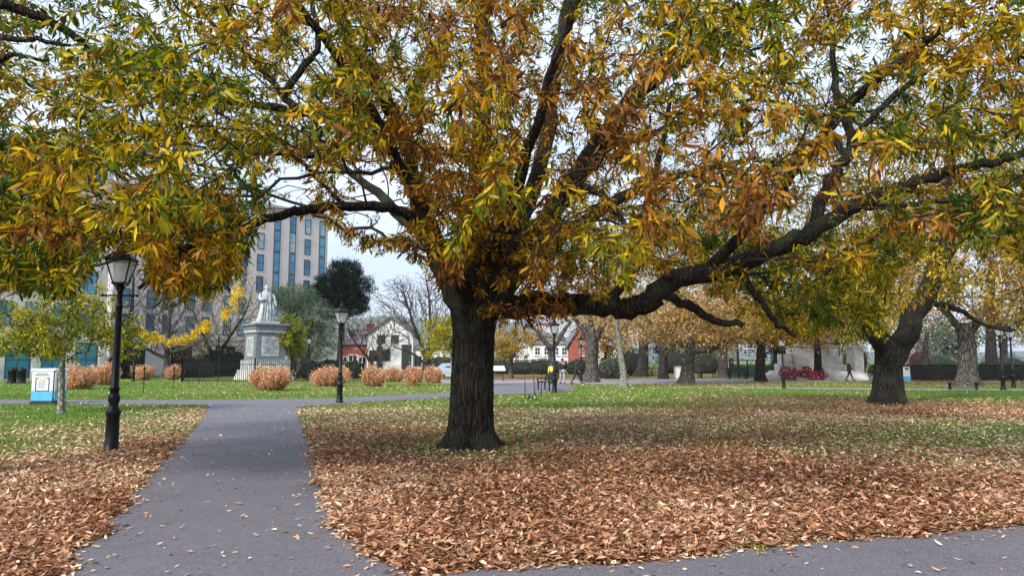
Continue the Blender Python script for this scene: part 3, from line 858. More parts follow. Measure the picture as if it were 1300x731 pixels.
_ids = sorted({i for n_, (c_, k_, a_) in enumerate(S.chains) for i in c_ if n_ in (1, 2, 3, 4, 5, 11, 13, 16, 17, 19, 20)} )
_ids = [i for i in _ids if S.r[i] > .045]
LN = S.p[_ids]
lnx, lny = proj(LN); lnr = S.r[_ids] * 900 / np.maximum(LN[:, 1], 3)
def clear_limbs(t, pr=.28, near=20):
    px, py = proj(t)
    keep = np.ones(len(t), bool)
    for i in range(len(t)):
        if t[i, 1] < 2 or py[i] < -20: continue
        m = LN[:, 1] > t[i, 1] - .3
        if m.any() and np.min(np.hypot(lnx[m] - px[i], lny[m] - py[i]) - lnr[m]) < near: keep[i] = RNG.random() < pr
    return t[keep]
T1 = clear_limbs(T1); T2 = clear_limbs(T2)
tips = S.grow(np.concatenate([T1, T2]), alpha=.38, step=.32, droop=.35, jit=.05, zmin=2.2)
S.radii(.0036, 2.35)
for ci, (ids, kind, att) in enumerate(S.chains):
    if kind.startswith('limb'):
        v_, f_ = S.tubes([kind], base, maxside=18)
        link('limb', np_mesh('limb', v_, f_, True), M['bark_main'], root)
v_, f_ = S.tubes(['branch'], base, minr=.0042)
link('branches', np_mesh('branches', v_, f_, True), M['bark_twig'], root)
def tone_main(p):
    px, py = proj(p)
    x, y, z = p[:, 0] - base.x, p[:, 1] - base.y, p[:, 2]
    rad = np.hypot(x, y)
    # rust brown low round the trunk, yellow and green on the outer and upper twigs
    t = .66 - .030 * rad - .016 * np.maximum(z - 3, 0)
    t = t + (vnoise(p[:, 0] + z, p[:, 1] - z * .6, 1.5, 31) - .5) * .66 + (vnoise(p[:, 0] + z * 2, p[:, 1], .6, 32) - .5) * .35
    t = t - .10 * (x < -3.5) - .06 * (px < 330) * (y < 3) + .05 * (x > 2) * (z > 4) 
    return np.clip(t, .02, .98)
me, k = foliage('foliage', tips, 27, .055, .165, .235, base, tone_main, .045, .42, .30, 0, .6)
link('foliage', me, M['leaf_main'], root)
print('main tree', len(tips), 'tips', k, 'leaves', S.n, 'nodes')

# a neighbour whose boughs reach in at the top left
b2 = Vector((-10.2, 6.8, 0))
r2 = empty('overhanging_tree', b2, 'dark boughs with sparse leaves reaching in from beyond the top left corner', 'tree')
S = Skel()
S.limb([b2, b2 + Vector((.1, .1, 2)), b2 + Vector((.5, .3, 4.0))], [.42, .34, .28], 'trunk', attach=False)
S.limb([b2 + Vector((.5, .3, 4.0)), P(-180, -40, 7.2), P(-60, -8, 7.4), P(0, 6, 7.5), P(48, 20, 7.6), P(95, 48, 7.8), P(135, 78, 8)], [.2, .11, .075, .06, .05, .04, .02], 'limb')
S.limb([P(-120, -25, 7.3), P(-60, 30, 7.2), P(0, 45, 7.1), P(50, 52, 7.1), P(90, 58, 7.2)], [.07, .05, .035, .025, .015], 'limb')
S.limb([P(-60, 30, 7.2), P(-20, 80, 7.2), P(20, 70, 7.2), P(60, 78, 7.3)], [.05, .035, .025, .012], 'limb')
S.limb([b2 + Vector((.5, .3, 4.0)), b2 + Vector((-.5, 1, 7)), b2 + Vector((-1, 1, 10))], [.2, .15, .06], 'limb')
tt = np.concatenate([box_targets(110, -260, 150, -60, 100, 6.6, 8.4), np.array([b2]) + RNG.normal(0, 1, (160, 3)) * np.array([2.2, 2.2, 1.4]) + np.array([[-.5, .5, 8]])])
tt = tt[tt[:, 2] > 3.2]
tp = S.grow(tt, .35, .3, .25, .05, 3)
S.radii(.0035)
for kd in ('trunk', 'limb'):
    v_, f_ = S.tubes([kd], b2); link(kd, np_mesh(kd, v_, f_, True), M['bark_main'], r2)
v_, f_ = S.tubes(['branch'], b2); link('branches', np_mesh('branches', v_, f_, True), M['bark_twig'], r2)
me, k = foliage('foliage', tp, 9, .09, .15, .27, b2, lambda p: np.clip(.15 + vnoise(p[:, 0], p[:, 1] + p[:, 2], .8, 4) * .6, 0, 1), .1, .5, .35, 0)
link('foliage', me, M['leaf_main'], r2)

# ------------------------------------------------------------ every other tree
def tree(name, label, bpx, bpy_, trunk, blobs, bark, twig, leafm, per, L0, L1, wf=.45, limbs=(), cat='tree', group=None, tip=.006,
         alpha=.4, droop=.15, up=.35, zmin=1.0, step=.8, tone=(.5, .35), hang=.35, step_flare=True, along=.5, spread=.2, jit=.06, lod=1, wob=.06):
    """trunk: [(px,py,r)] ; blobs: [(px,py,dy,rx,ry,rz,n)] in metres about the base distance"""
    b = G(bpx, bpy_); dd = b.y
    rt = empty(name, b, label, cat, group)
    S = Skel()
    pts = [b] + [P(x, y, dd) for x, y, r in trunk[1:]]
    S.limb(pts, [r for x, y, r in trunk], 'hidden', attach=False, sub=6)
    for l in limbs:
        S.limb([P(x, y, dd + o) for x, y, o, r in l], [r for x, y, o, r in l], 'limb', sub=4, wob=wob)
    T = []
    for px, py, dy, rx, ry, rz, n in blobs:
        c = np.array(P(px, py, dd + dy))
        v = norm(RNG.normal(0, 1, (n, 3))) * (RNG.random((n, 1)) ** .38)
        T.append(c + v * np.array([rx, ry, rz]))
    T = np.concatenate(T)
    nz = vnoise(T[:, 0] + T[:, 2], T[:, 1] + T[:, 2] * .7 + 300, max(.8, blobs[0][3] * .3), 8)
    T = T[(T[:, 2] > zmin) & (RNG.random(len(T)) < np.clip((nz - .15) * 2.6, .2, 1))]
    tips = S.grow(T, alpha, step, droop, jit, zmin=min(zmin, 1.6) * .8, up=up)
    S.radii(tip)
    # flared trunk of its own
    zz = [0] + [float(p.z) for p in pts[1:]]
    r0 = trunk[0][2]
    ids = S.chains[0][0]
    q = S.p[ids]; z0 = q[:, 2]
    prof = [(float(z), float(r) * (1 + (.40 if r0 < .3 or r0 > .6 else .28) * math.exp(-max(z, 0) / (r0 * .8)))) for z, r in zip(z0, S.rr[ids])]
    lean = [(float(a_[2]), float(a_[0] - b.x), float(a_[1] - b.y)) for a_ in q]
    big_trunk('trunk', b, prof, lean, bark, rt, b, seed=int(abs(bpx)) + 1, ribs=9, amp=min(.05, r0 * .12), sides=32, rings=26)
    t = S.tubes(['limb'], b)
    if t: link('limb', np_mesh('limb', t[0], t[1], True), bark, rt)
    t = S.tubes(['branch'], b, minr=.0045 if dd < 35 else .008, maxside=8)
    if t: link('branches', np_mesh('branches', t[0], t[1], True), twig, rt)
    if leafm is not None and per > 0:
        m, s_ = tone
        tf = lambda p: np.clip(m + (vnoise(p[:, 0] + p[:, 2], p[:, 1] - p[:, 2] * .6 + 100, max(.7, blobs[0][3] * .25), 3) - .5) * 2 * s_, 0, 1)
        me, k = foliage('foliage', tips, per, L0, L1, wf, b, tf, spread, hang, along, lod)
        link('foliage', me, leafm, rt)
    return rt
m_ = M
# right: the second big tree, leaning fork
tree('chestnut_tree', 'massive leaning dark trunk with a forked limb on the right of the lawn', 1127, 512,
     [(1127,512,.58),(1127,495,.53),(1127,470,.50),(1128,448,.48),(1116,420,.28)],
     [(1000,330,-3,6.5,4,2.6,420),(1180,250,0,8,5,4,420),(1330,280,0,6,5,4,260),(880,310,0,4.5,4,1.8,200),(1035,398,0,2.6,4,1.2,190),(1230,120,2,9,6,4,300)],
     m_['bark_main'], m_['bark_twig'], m_['leaf_main'], 26, .13, .23, .30,
     limbs=([(1131,458,0,.46),(1150,426,0,.42),(1164,396,0,.38),(1179,364,0,.35),(1193,312,.3,.32),(1200,250,.5,.26),(1210,180,.6,.18),(1225,90,.6,.1)],
            [(1124,446,0,.36),(1105,412,-.5,.30),(1080,370,-1,.28),(1040,330,-2,.2),(980,315,-3,.13),(900,310,-3,.07)],
            [(1190,340,0,.28),(1230,290,-.5,.2),(1290,250,-1,.14),(1360,230,-1,.08)],
            [(1180,385,0,.12),(1215,392,.5,.10),(1250,412,.6,.08),(1285,420,.6,.06)]),
     tip=.006, alpha=.4, zmin=2.2, step=.7, tone=(.48,.33), droop=.3, lod=1, along=.6, spread=.2)
tree('plane_tree', 'stout gnarled grey trunk behind the low rail on the right', 1228, 490,
     [(1228,490,.62),(1228,470,.50),(1227,440,.5),(1225,410,.42)],
     [(1225,340,0,9,6,4,420),(1120,350,0,5,5,3,160),(1320,350,0,6,5,3.5,200),(1235,250,0,8,6,4,220)],
     m_['bark_grey'], m_['twig_grey'], m_['leaf_oak'], 24, .2, .34, .5, tip=.012, zmin=3.2, tone=(.5,.4), along=1.0, spread=.4,
     limbs=([(1227,430,0,.3),(1205,400,0,.2),(1170,370,0,.12)],[(1227,430,0,.3),(1250,395,0,.22),(1290,370,0,.12)]))
tree('lime_tree', 'dark straight trunk just right of the gnarled grey one', 1259, 482, [(1259,482,.5),(1258,450,.42),(1258,400,.34),(1260,330,.2)],
     [(1270,330,0,9,6,6,300)], m_['bark_dark'], m_['twig_grey'], m_['leaf_oak'], 12, .22, .36, .5, tip=.014, zmin=3.5, tone=(.35,.3), along=1.2, spread=.5)
tree('lime_tree', 'slim dark trunk standing against the white memorial wall', 1039, 482, [(1039,482,.36),(1038,450,.29),(1037,420,.28),(1036,370,.2)],
     [(1045,400,0,6,5,2.6,360),(1040,310,0,8,6,5,200)], m_['bark_dark'], m_['twig_grey'], m_['leaf_oak'], 20, .2, .34, .5, tip=.012, zmin=2.7, tone=(.4,.35), along=1.0, spread=.4)
tree('lime_tree', 'thick ridged trunk under tan leaves beside the white stone block', 871, 487, [(872,487,.55),(873,470,.44),(874,440,.42),(873,410,.36)],
     [(850,405,0,5.5,5,2.4,380),(900,408,0,4,4,2,200),(880,330,0,7,5,4,200)], m_['bark_grey'], m_['twig_grey'], m_['leaf_tan'], 34, .16, .28, .5, tip=.012, zmin=2.9, tone=(.45,.4), along=.9, spread=.4,
     limbs=([(873,445,0,.3),(905,442,-.3,.2),(940,425,-.5,.12)],[(873,440,0,.3),(845,418,0,.2),(820,405,0,.1)]))
tree('lime_tree', 'dark trunk with burrs standing near the roadside lamp right of the bin shelter', 966, 484, [(966,484,.42),(965,470,.34),(966,450,.34),(965,425,.28)],
     [(960,412,0,5.5,5,2.3,320),(1000,408,0,5,4,2.2,220),(950,340,0,7,5,4,160)], m_['bark_dark'], m_['twig_grey'], m_['leaf_oak'], 30, .17, .3, .5, tip=.012, zmin=3.0, tone=(.75,.25), along=.9, spread=.4)
tree('lime_tree', 'straight pale brown trunk beside the green roofed shelter', 919, 479, [(919,479,.52),(918,465,.42),(918,440,.38),(918,410,.3)],
     [(918,410,0,7,6,3,300)], m_['bark_grey'], m_['twig_grey'], m_['leaf_oak'], 22, .22, .36, .5, tip=.014, zmin=5, tone=(.55,.3), along=1.2, spread=.5)
tree('lime_tree', 'dark trunk left of the white stone block', 842, 481, [(842,481,.42),(842,460,.36),(843,430,.35)],
     [(845,415,0,6,5,3,160)], m_['bark_dark'], m_['twig_grey'], m_['leaf_tan'], 20, .2, .34, .5, tip=.014, zmin=4.5, tone=(.4,.3), along=1.2, spread=.5)
tree('lime_tree', 'thick dark trunk in shade behind the pale leaning stem', 812, 478, [(812,478,.62),(815,465,.52),(817,445,.5),(817,420,.4)],
     [(812,412,0,7,6,3.2,320)], m_['bark_dark'], m_['twig_grey'], m_['leaf_tan'], 16, .2, .34, .5, tip=.014, zmin=5, tone=(.5,.3), along=1.2, spread=.5)
tree('sycamore_tree', 'slender pale smooth barked stem leaning slightly left', 792, 492, [(792,492,.24),(791,470,.19),(787,445,.17),(785,425,.14),(779,380,.1)],
     [(785,375,0,3.2,3,2.0,190),(800,340,0,4,3,2.5,120)], m_['bark_pale'], m_['twig_grey'], m_['leaf_tan'], 9, .14, .24, .5, tip=.008, zmin=3.5, tone=(.4,.4), along=.7, spread=.3)
tree('ash_tree', 'broad twisted trunk in front of the red brick house', 750, 485, [(750,485,.55),(751,465,.42),(752,440,.44),(749,415,.34),(747,400,.3)],
     [(750,380,0,5.5,5,3,330),(735,410,0,3,3,1.5,120)], m_['bark_grey'], m_['twig_grey'], m_['leaf_tan'], 5, .16, .28, .5, tip=.011, zmin=4.2, tone=(.6,.3), along=.9, spread=.4,
     limbs=([(752,435,0,.3),(765,415,0,.22),(785,395,0,.12)],[(751,435,0,.3),(738,415,0,.2),(722,395,0,.1)]))
tree('ash_tree', 'bare forked grey tree behind the lamp by the bench', 702, 479, [(702,479,.42),(701,460,.36),(700,445,.32)],
     [(700,415,0,8,6,3.4,420),(670,430,0,4,4,2,160)], m_['bark_grey'], m_['twig_grey'], m_['leaf_tan'], 2, .16, .3, .5, tip=.012, zmin=3.4, along=.9, spread=.4,
     limbs=([(700,445,0,.28),(686,425,0,.2),(668,405,0,.12),(655,390,0,.07)],[(700,445,0,.28),(716,420,0,.2),(730,400,0,.12)]))
tree('young_maple', 'small yellow leaved tree behind the white information lectern', 648, 480, [(648,480,.28),(649,465,.2),(650,450,.14)],
     [(648,436,0,2.6,2.4,1.7,230),(638,445,0,1.7,2,1.1,90)], m_['bark_grey'], m_['twig_grey'], m_['leaf_oak'], 20, .14, .24, .55, tip=.009, zmin=1.8, tone=(.35,.3), along=.5, spread=.3, step=.5)
# left and centre
tree('young_street_tree', 'small tree with yellow green leaves and pale slim trunk by the notice box', 78, 526, [(78,526,.10),(78,490,.08),(79,465,.075),(82,440,.05),(86,400,.03)],
     [(82,420,0,2.2,1.6,1.15,280),(38,425,0,1.3,1.1,.8,120),(135,425,0,1.4,1.1,.8,120),(85,385,0,1.9,1.3,.8,150)], m_['bark_pale'], m_['bark_twig'], m_['leaf_young'], 19, .09, .16, .45, tip=.0045, alpha=.35, zmin=1.7, step=.35, tone=(.68,.5), hang=.5, along=.3, spread=.13)
gk = tree('ginkgo_tree', 'mostly bare pale grey tree still holding a low swag of golden leaves', 210, 480, [(210,480,.42),(212,465,.30),(212,450,.26),(214,420,.2),(218,370,.12)],
     [(215,415,0,5.2,4,3.2,900),(225,370,0,5,4,3,600)], m_['bark_grey'], m_['twig_grey'], None, 0, .1, .2, tip=.013, zmin=2.4, step=.6, droop=.3,
     limbs=([(212,455,0,.18),(190,445,0,.12),(170,430,0,.07)],[(213,450,0,.18),(240,440,0,.12),(270,425,0,.07)]))
gb = G(210, 480)
def swag(p0, n, w):
    out = []
    for _ in range(n):
        t = random.random(); i = t * (len(p0) - 1); j = int(i); f = i - j
        a, b_ = p0[j], p0[min(j + 1, len(p0) - 1)]
        q = P(a[0] + (b_[0] - a[0]) * f + random.gauss(0, 2), a[1] + (b_[1] - a[1]) * f + random.gauss(0, w), gb.y - 2.2 + random.gauss(0, .35))
        out.append((np.array(q), np.array([random.gauss(0, .5), random.gauss(0, .5), -.5]), None))
    return out
sw = swag([(168,416),(180,424),(195,430),(212,434),(232,432),(248,424),(262,414)], 170, 3.0) + swag([(256,417),(266,411)], 26, 2.5) + swag([(283,402),(288,398)], 24, 4) + swag([(292,385),(300,378),(306,368)], 40, 6)
me, k = foliage('golden_leaf_swag', sw, 13, .10, .19, .8, gb, lambda p: np.clip(RNG.random(len(p)), 0, 1), .22, .5, .3, 1)
link('golden_leaf_swag', me, M['leaf_ginkgo'], gk)
tree('hornbeam_tree', 'bare brown twiggy tree with arching boughs left of the statue', 268, 477, [(268,477,.5),(270,462,.4),(275,445,.3)],
     [(285,415,0,5.5,5,3.8,620),(310,380,0,4,4,3.5,300),(255,440,0,3.6,4,2,260)], m_['bark_dark'], m_['twig_red'], m_['leaf_ginkgo'], .5, .12, .2, .8, tip=.013, zmin=1.6, step=.6, droop=.15,
     limbs=([(272,455,0,.22),(290,430,0,.14),(310,400,0,.08),(320,370,0,.04)],[(272,455,0,.22),(258,425,0,.14),(245,395,0,.07)]))
tree('cedar_tree', 'very dark rounded evergreen rising behind the street lamp', 432, 476, [(432,476,.5),(433,440,.4),(435,380,.25),(436,340,.1)],
     [(438,345,0,2.1,2.0,1.6,300),(428,360,0,2.8,2.4,1.3,300),(414,374,0,2.4,2.2,1.2,260),(436,380,0,2.6,2.2,1.6,300),(456,366,0,2.1,2.2,1.7,260),(444,390,0,2.3,2.0,1.0,220),(425,395,0,2.0,2.0,1.2,160)], m_['bark_dark'], m_['bark_twig'], m_['leaf_dark'], 46, .14, .26, .35, tip=.010, zmin=3, step=.6, up=0, droop=.1, tone=(.4,.4), along=.4, spread=.35, hang=.1)
tree('olive_grey_tree', 'soft grey green tree immediately right of the statue', 381, 477, [(381,477,.35),(380,440,.3),(376,400,.2)],
     [(373,378,0,3.0,2.8,1.6,360),(390,400,0,3.2,3,2.2,380),(402,430,0,2.4,2.6,2.4,260)], m_['bark_grey'], m_['twig_grey'], m_['leaf_willow'], 34, .16, .28, .3, tip=.010, zmin=1.2, step=.6, tone=(.5,.4), along=.6, spread=.35)
tree('small_maple', 'yellowing bushy little tree beside the pedestal', 371, 482, [(371,482,.2),(371,462,.16),(371,440,.1)],
     [(370,425,0,1.6,1.6,2.0,330)], m_['bark_grey'], m_['twig_grey'], m_['leaf_young'], 26, .14, .22, .5, tip=.009, zmin=1.2, step=.5, tone=(.6,.4), along=.4, spread=.25)
tree('ash_tree', 'tall bare tree with upswept grey twigs left of the big trunk', 541, 480, [(541,480,.42),(541,465,.36),(542,450,.3)],
     [(530,392,0,4.6,4,3.6,1500),(555,400,0,3.6,4,3.2,800),(505,382,0,2.6,3,2.2,450),(540,368,0,4.2,4,1.6,500)], m_['bark_dark'], m_['twig_grey'], None, 0, .1, .2, tip=.013, zmin=2.8, step=.6, up=.6, droop=-.35, jit=.04,
     limbs=([(541,455,0,.22),(530,425,0,.15),(518,390,0,.09),(508,355,0,.04)],[(542,452,0,.22),(546,420,0,.16),(545,380,0,.09),(540,350,0,.04)],[(542,455,0,.2),(560,430,0,.13),(575,395,0,.07)],[(541,462,0,.14),(522,448,0,.09),(500,440,0,.05)]))
tree('hawthorn_tree', 'low bare tree with a dense reddish brown twig crown', 471, 478, [(471,478,.34),(471,466,.28),(470,455,.24)],
     [(470,425,0,4.6,4,2.8,1900),(450,415,0,2.8,3,2.0,500)], m_['bark_dark'], m_['twig_red'], None, 0, .1, .2, tip=.009, zmin=1.8, step=.5, up=.4, droop=-.2,
     limbs=([(470,458,0,.16),(455,440,0,.1),(442,420,0,.05)],[(470,458,0,.16),(482,440,0,.1),(494,420,0,.05)]))
tree('young_robinia', 'thin yellow green tree partly behind the big trunk', 574, 490, [(574,490,.10),(574,470,.08),(573,450,.07)],
     [(566,422,0,1.8,1.5,1.3,240),(555,440,0,1.3,1.2,.8,90),(585,418,0,1.3,1.2,1.3,90)], m_['bark_pale'], m_['twig_grey'], m_['leaf_young'], 16, .12, .18, .5, tip=.006, zmin=1.8, step=.4, tone=(.85,.25), along=.3, spread=.2)
# taller bare trees against the pale hotel, and the park edge on the right
tree('lime_tree', 'grey leafless tree in front of the pale hotel front', 165, 479, [(165,479,.35),(165,450,.28),(167,400,.18),(170,350,.08)],
     [(170,390,0,5,4,4.5,560)], m_['bark_grey'], m_['twig_grey'], None, 0, .1, .2, tip=.011, zmin=3, step=.7, up=.5, droop=-.2)
FARR = [(300,474,8,4.5,'none'),(235,473,9,4.5,'none'),(120,476,7,3.5,'none'),(495,474,7,4,'none'),(770,475,8,3.2,'tan'),(900,473,10,4,'oak'),(985,474,9,4,'dark'),(1062,475,10,5,'oak'),(1175,474,9,4,'none'),(1200,472,8,4,'shrub'),(1275,474,11,5,'none'),(1320,474,12,5,'oak'),(1380,476,12,5,'tan'),
        (860,472,9,4,'dark'),(935,471,12,5,'none'),(1115,473,12,5,'oak')]
kinds = {'tan': (m_['leaf_tan'], 16, 'tan leaved tree'), 'oak': (m_['leaf_oak'], 16, 'ochre leaved tree'), 'dark': (m_['leaf_dark'], 30, 'dark evergreen'), 'none': (None, 0, 'bare grey tree'), 'shrub': (m_['leaf_willow'], 22, 'grey green tree')}
WHERE = ['right behind the golden swag', 'behind the ginkgo trunk', 'behind the broad left orange shrubs', 'over the white gabled house', 'behind the pale leaning stem', 'behind the shelter posts', 'just left of the white memorial', 'rising behind the memorial wall', 'between the leaning trunk and the gnarled one', 'over the dark hedge left of the gnarled trunk',
         'over the hedge behind the two right hand lamps', 'at the right edge of the view', 'beyond the right edge', 'behind the ridged trunk', 'above the green shelter panels', 'behind the memorial pillar']
for (px, py, h, w, kd), wh in zip(FARR, WHERE):
    dd = D(py); top = 458 - (h - 1.6) * 900 / dd
    lm, per, nm = kinds[kd]
    tree('background_tree', nm + ' ' + wh, px, py, [(px, py, .45), (px, py - (py - top) * .35, .32), (px + 2, py - (py - top) * .6, .2)],
         [(px, top + (py - top) * .38, 0, w + 1.5, w, h * .36, 260 if per else 520)], m_['bark_dark'], m_['twig_grey'], lm, per, .3, .5, .5,
         tip=.016, zmin=2.4, step=1.2, tone=(.45, .4), along=1.2, spread=.7, group='trees along the far edge of the park', up=.5, droop=0)
print('trees done')

# ------------------------------------------------------------ buildings
def frame_at(A, B):
    """local frame of a front wall from A to B (left to right as seen): origin A, x along the wall, y into the building"""
    A = Vector((A[0], A[1], 0)); B = Vector((B[0], B[1], 0))
    return A, (B - A).length, math.atan2(B.y - A.y, B.x - A.x)
def window(parent, x, z, w, h, pane, frame, nx=1, nz=2, y=0.0, sill=False, name='window'):
    b = MB()
    t = .07
    b.box((x - w / 2 + t / 2, y - .02, z + h / 2), (t, .10, h)); b.box((x + w / 2 - t / 2, y - .02, z + h / 2), (t, .10, h))
    b.box((x, y - .02, z + h - t / 2), (w - 2 * t - .004, .10, t)); b.box((x, y - .02, z + t / 2), (w - 2 * t - .004, .10, t))
    for i in range(1, nx): b.box((x - w / 2 + w * i / nx, y - .012, z + h / 2), (.045, .06, h - 2 * t - .004))
    for i in range(1, nz): b.box((x, y - .014, z + h * i / nz), (w - 2 * t - .01, .055, .045))
    o = b.build(name, frame, parent)
    p = MB().box((x, y + .0, z + h / 2), (w - .1, .024, h - .1)); p.build('pane', pane, o)
    if sill: MB().box((x, y - .06, z - .05), (w + .16, .16, .09)).build('sill', M['white'], o)
    return o
# pale multi-storey hotel front, right wing
A, W_, rz = frame_at(P(138, 458, 77)[:2], P(412, 458, 97)[:2])
h1 = empty('hotel_building', A, 'tall beige block with narrow blue window strips rising behind the statue', 'building', rz=rz)
b = MB(); b.box((W_ / 2, 8, 10.6), (W_, 16, 21.2)); b.build('wall', M['facade'], h1)
b = MB(); b.box((W_ / 2, 8, 21.5), (W_ + .5, 16.5, .6)); b.build('cornice', M['facade_grey'], h1); MB().box((W_ / 2, -.03, 4.15), (W_ + .1, .2, .25)).build('string_course', M['facade_grey'], h1)
b = MB(); b.box((W_ * .4, 9, 22.8), (W_ * .35, 8, 2.0)); b.build('roof_plant_room', M['facade_grey'], h1)
ncol = 12
for fl in range(6):
    for c in range(ncol):
        x = (c + .6) * W_ / ncol + (.45 if fl < 2 and c % 2 else 0)
        tall = (c % 3 != 1) and fl in (2, 3, 4)
        window(h1, x, 4.7 + fl * 2.78, .92, 2.72 if tall else 2.1, M['pane'], M['frame_dark'], 1, 2, name='window')
for c in range(5):
    window(h1, 2.5 + c * (W_ - 4) / 4.4, .2, 2.4, 3.2, M['pane_dark'], M['frame_dark'], 2, 1, name='shop_window')
# left wing, nearer
A, W_, rz = frame_at(P(-170, 458, 50)[:2], P(131, 458, 62)[:2])
h2 = empty('hotel_building', A, 'nearer beige stone block with teal glazed bays at ground level on the far left', 'building', rz=rz)
MB().box((W_ / 2, 7, 9.6), (W_, 14, 19.2)).build('wall', M['facade'], h2)
b = MB(); b.box((W_ / 2, 7, 19.45), (W_ + .4, 14.4, .5)); b.build('cornice', M['white'], h2); MB().box((W_ / 2, -.04, 3.55), (W_ + .1, .22, .28)).build('string_course', M['white'], h2)
for fl in range(5):
    for c in range(7):
        window(h2, 1.6 + c * (W_ - 2.6) / 6.3, 4.4 + fl * 2.95, .85 if c % 3 else 1.5, 2.0, M['pane'], M['frame_dark'], 1 if c % 3 else 2, 2)
nb = 6
for c in range(nb):
    x = 1.6 + c * (W_ - 3) / (nb - 1)
    window(h2, x, .25, 1.75, 2.9, M['teal'], M['frame_dark'], 2, 2, name='glazed_bay')
b = MB()
for c in range(nb + 1):
    b.box((1.6 + (c - .5) * (W_ - 3) / (nb - 1), -.16, 1.65), (.62, .3, 3.3))
b.build('pilasters', M['stone'], h2)
# grey wing closing the gap
A, W_, rz = frame_at(P(120, 458, 90)[:2], P(250, 458, 92)[:2])
h3 = empty('office_building', A, 'plain mauve grey block glimpsed between the two beige blocks', 'building', rz=rz)
MB().box((W_ / 2, 6, 9.2), (W_, 12, 18.4)).build('wall', M['facade_grey'], h3)
MB().box((W_ / 2, 6, 18.6), (W_ + .4, 12.4, .4)).build('cornice', M['frame_dark'], h3)
for fl in range(5):
    for c in range(5): window(h3, 1.6 + c * (W_ - 3) / 4, 2.4 + fl * 3.1, 1.1, 1.6, M['pane_dark'], M['white'], 2, 1)
# white and brick houses across the road
def house(name, label, x0, x1, dist, h, depth, wallm, roofm, rise, wins, gable=False, chim=(), doors=(), yoff=0, dark=None):
    A, W_, rz = frame_at(P(x0, 458, dist)[:2], P(x1, 458, dist + yoff)[:2])
    r = empty(name, A, label, 'house', rz=rz)
    b = MB()
    if gable:
        b.box((W_ / 2, depth / 2, h / 2), (W_, depth, h))
        b.add([(0, .0, h), (W_, .0, h), (W_ / 2, .0, h + rise), (0, depth, h), (W_, depth, h), (W_ / 2, depth, h + rise)],
              [(0, 1, 2), (5, 4, 3), (0, 2, 5, 3), (1, 4, 5, 2)])
        b.build('wall', wallm, r)
        t = .14; k = rise / (W_ / 2); b = MB()
        for s in (-1, 1):
            xo = W_ / 2 + s * (W_ / 2 + .35); zo = h - .35 * k
            b.add([(W_ / 2, -.3, h + rise + .02), (W_ / 2, depth + .3, h + rise + .02), (xo, depth + .3, zo + .02), (xo, -.3, zo + .02),
                   (W_ / 2, -.3, h + rise + t), (W_ / 2, depth + .3, h + rise + t), (xo, depth + .3, zo + t), (xo, -.3, zo + t)],
                  [(0, 1, 2, 3), (7, 6, 5, 4), (0, 3, 7, 4), (1, 5, 6, 2), (3, 2, 6, 7), (0, 4, 5, 1)])
        rf = b.build('roof', roofm, r)
    else:
        b.box((W_ / 2, depth / 2, h / 2), (W_, depth, h)); b.build('wall', wallm, r)
        e = .3; b = MB()
        b.add([(-e, -e, h + .003), (W_ + e, -e, h + .003), (W_ + e, depth + e, h + .003), (-e, depth + e, h + .003), (depth * .4, depth / 2, h + rise), (W_ - depth * .4, depth / 2, h + rise)],
              [(0, 3, 2, 1), (0, 1, 5, 4), (1, 2, 5), (2, 3, 4, 5), (3, 0, 4)])
        rf = b.build('roof', roofm, r)
    for cx, cw, ch in chim:
        c = MB(); c.box((cx * W_, depth / 2, h + rise * .8 + ch / 2), (cw, cw * .7, ch)); c.box((cx * W_, depth / 2, h + rise * .8 + ch + .06), (cw + .12, cw * .7 + .12, .12))
        c.lathe([(.12, 0), (.1, .45)], 8, (cx * W_, depth / 2, h + rise * .8 + ch + .12)); c.build('chimney', M['brick'], rf)
    for wx, wz, ww, wh in wins: window(r, wx * W_, wz, ww, wh, M['pane_dark'], dark or M['white'], 2, 2, sill=not dark)
    for dx, dw, dh in doors:
        d = MB(); d.box((dx * W_, -.02, dh / 2), (dw, .1, dh)); do = d.build('door', M['frame_dark'], r)
        MB().ball((dx * W_ + dw * .35, -.1, dh * .45), (.05, .05, .05)).build('handle', M['white'], do)
    return r
house('brick_house', 'low red brick house with a slate roof behind the bare reddish tree', 428, 468, 78, 3.4, 8, M['brick'], M['slate'], 1.8, [(.2,.8,.9,1.3),(.5,.8,1.0,1.5),(.8,.8,.9,1.3)], chim=((.8, .8, .9),))
house('white_house', 'white rendered gabled house with tall black doorways behind the bare trees', 466, 524, 74, 4.4, 9, M['white'], M['slate'], 1.7, [(.13,1.6,.8,1.1),(.42,1.6,.8,1.2),(.3,3.4,.8,.9),(.6,3.4,.8,.9)], True, doors=((.27, .6, 3.1), (.86, 1.0, 3.3)), dark=M['frame_dark'])
house('white_house', 'long low white house with small dark windows just left of the big trunk', 524.5, 612, 74.4, 2.9, 8, M['white'], M['slate'], 1.9, [(.07,1.0,.7,1.1),(.27,1.0,1.15,.95),(.52,1.0,1.1,.95),(.72,1.0,1.1,.95),(.9,1.0,.9,.95)], chim=((.3, .9, .9), (.75, .8, .9)), doors=((.4, .9, 2.0),), dark=M['frame_dark'])
house('white_house', 'white villa with grey hipped roof behind the two walkers', 677, 722, 88, 3.7, 8, M['white'], M['slate'], 1.3, [(.12,.5,.8,1.2),(.38,.5,.8,1.2),(.64,.5,.8,1.2),(.88,.5,.8,1.2),(.12,2.3,.7,1.0),(.38,2.3,.7,1.0),(.64,2.3,.7,1.0),(.88,2.3,.7,1.0)], chim=((.2, .7, .7),))
house('white_house', 'cream gabled cottage left of the white villa', 648, 676, 90, 2.9, 7, M['white'], M['slate'], 1.6, [(.3,1.3,.6,1.1),(.7,1.3,.6,1.1)], True)
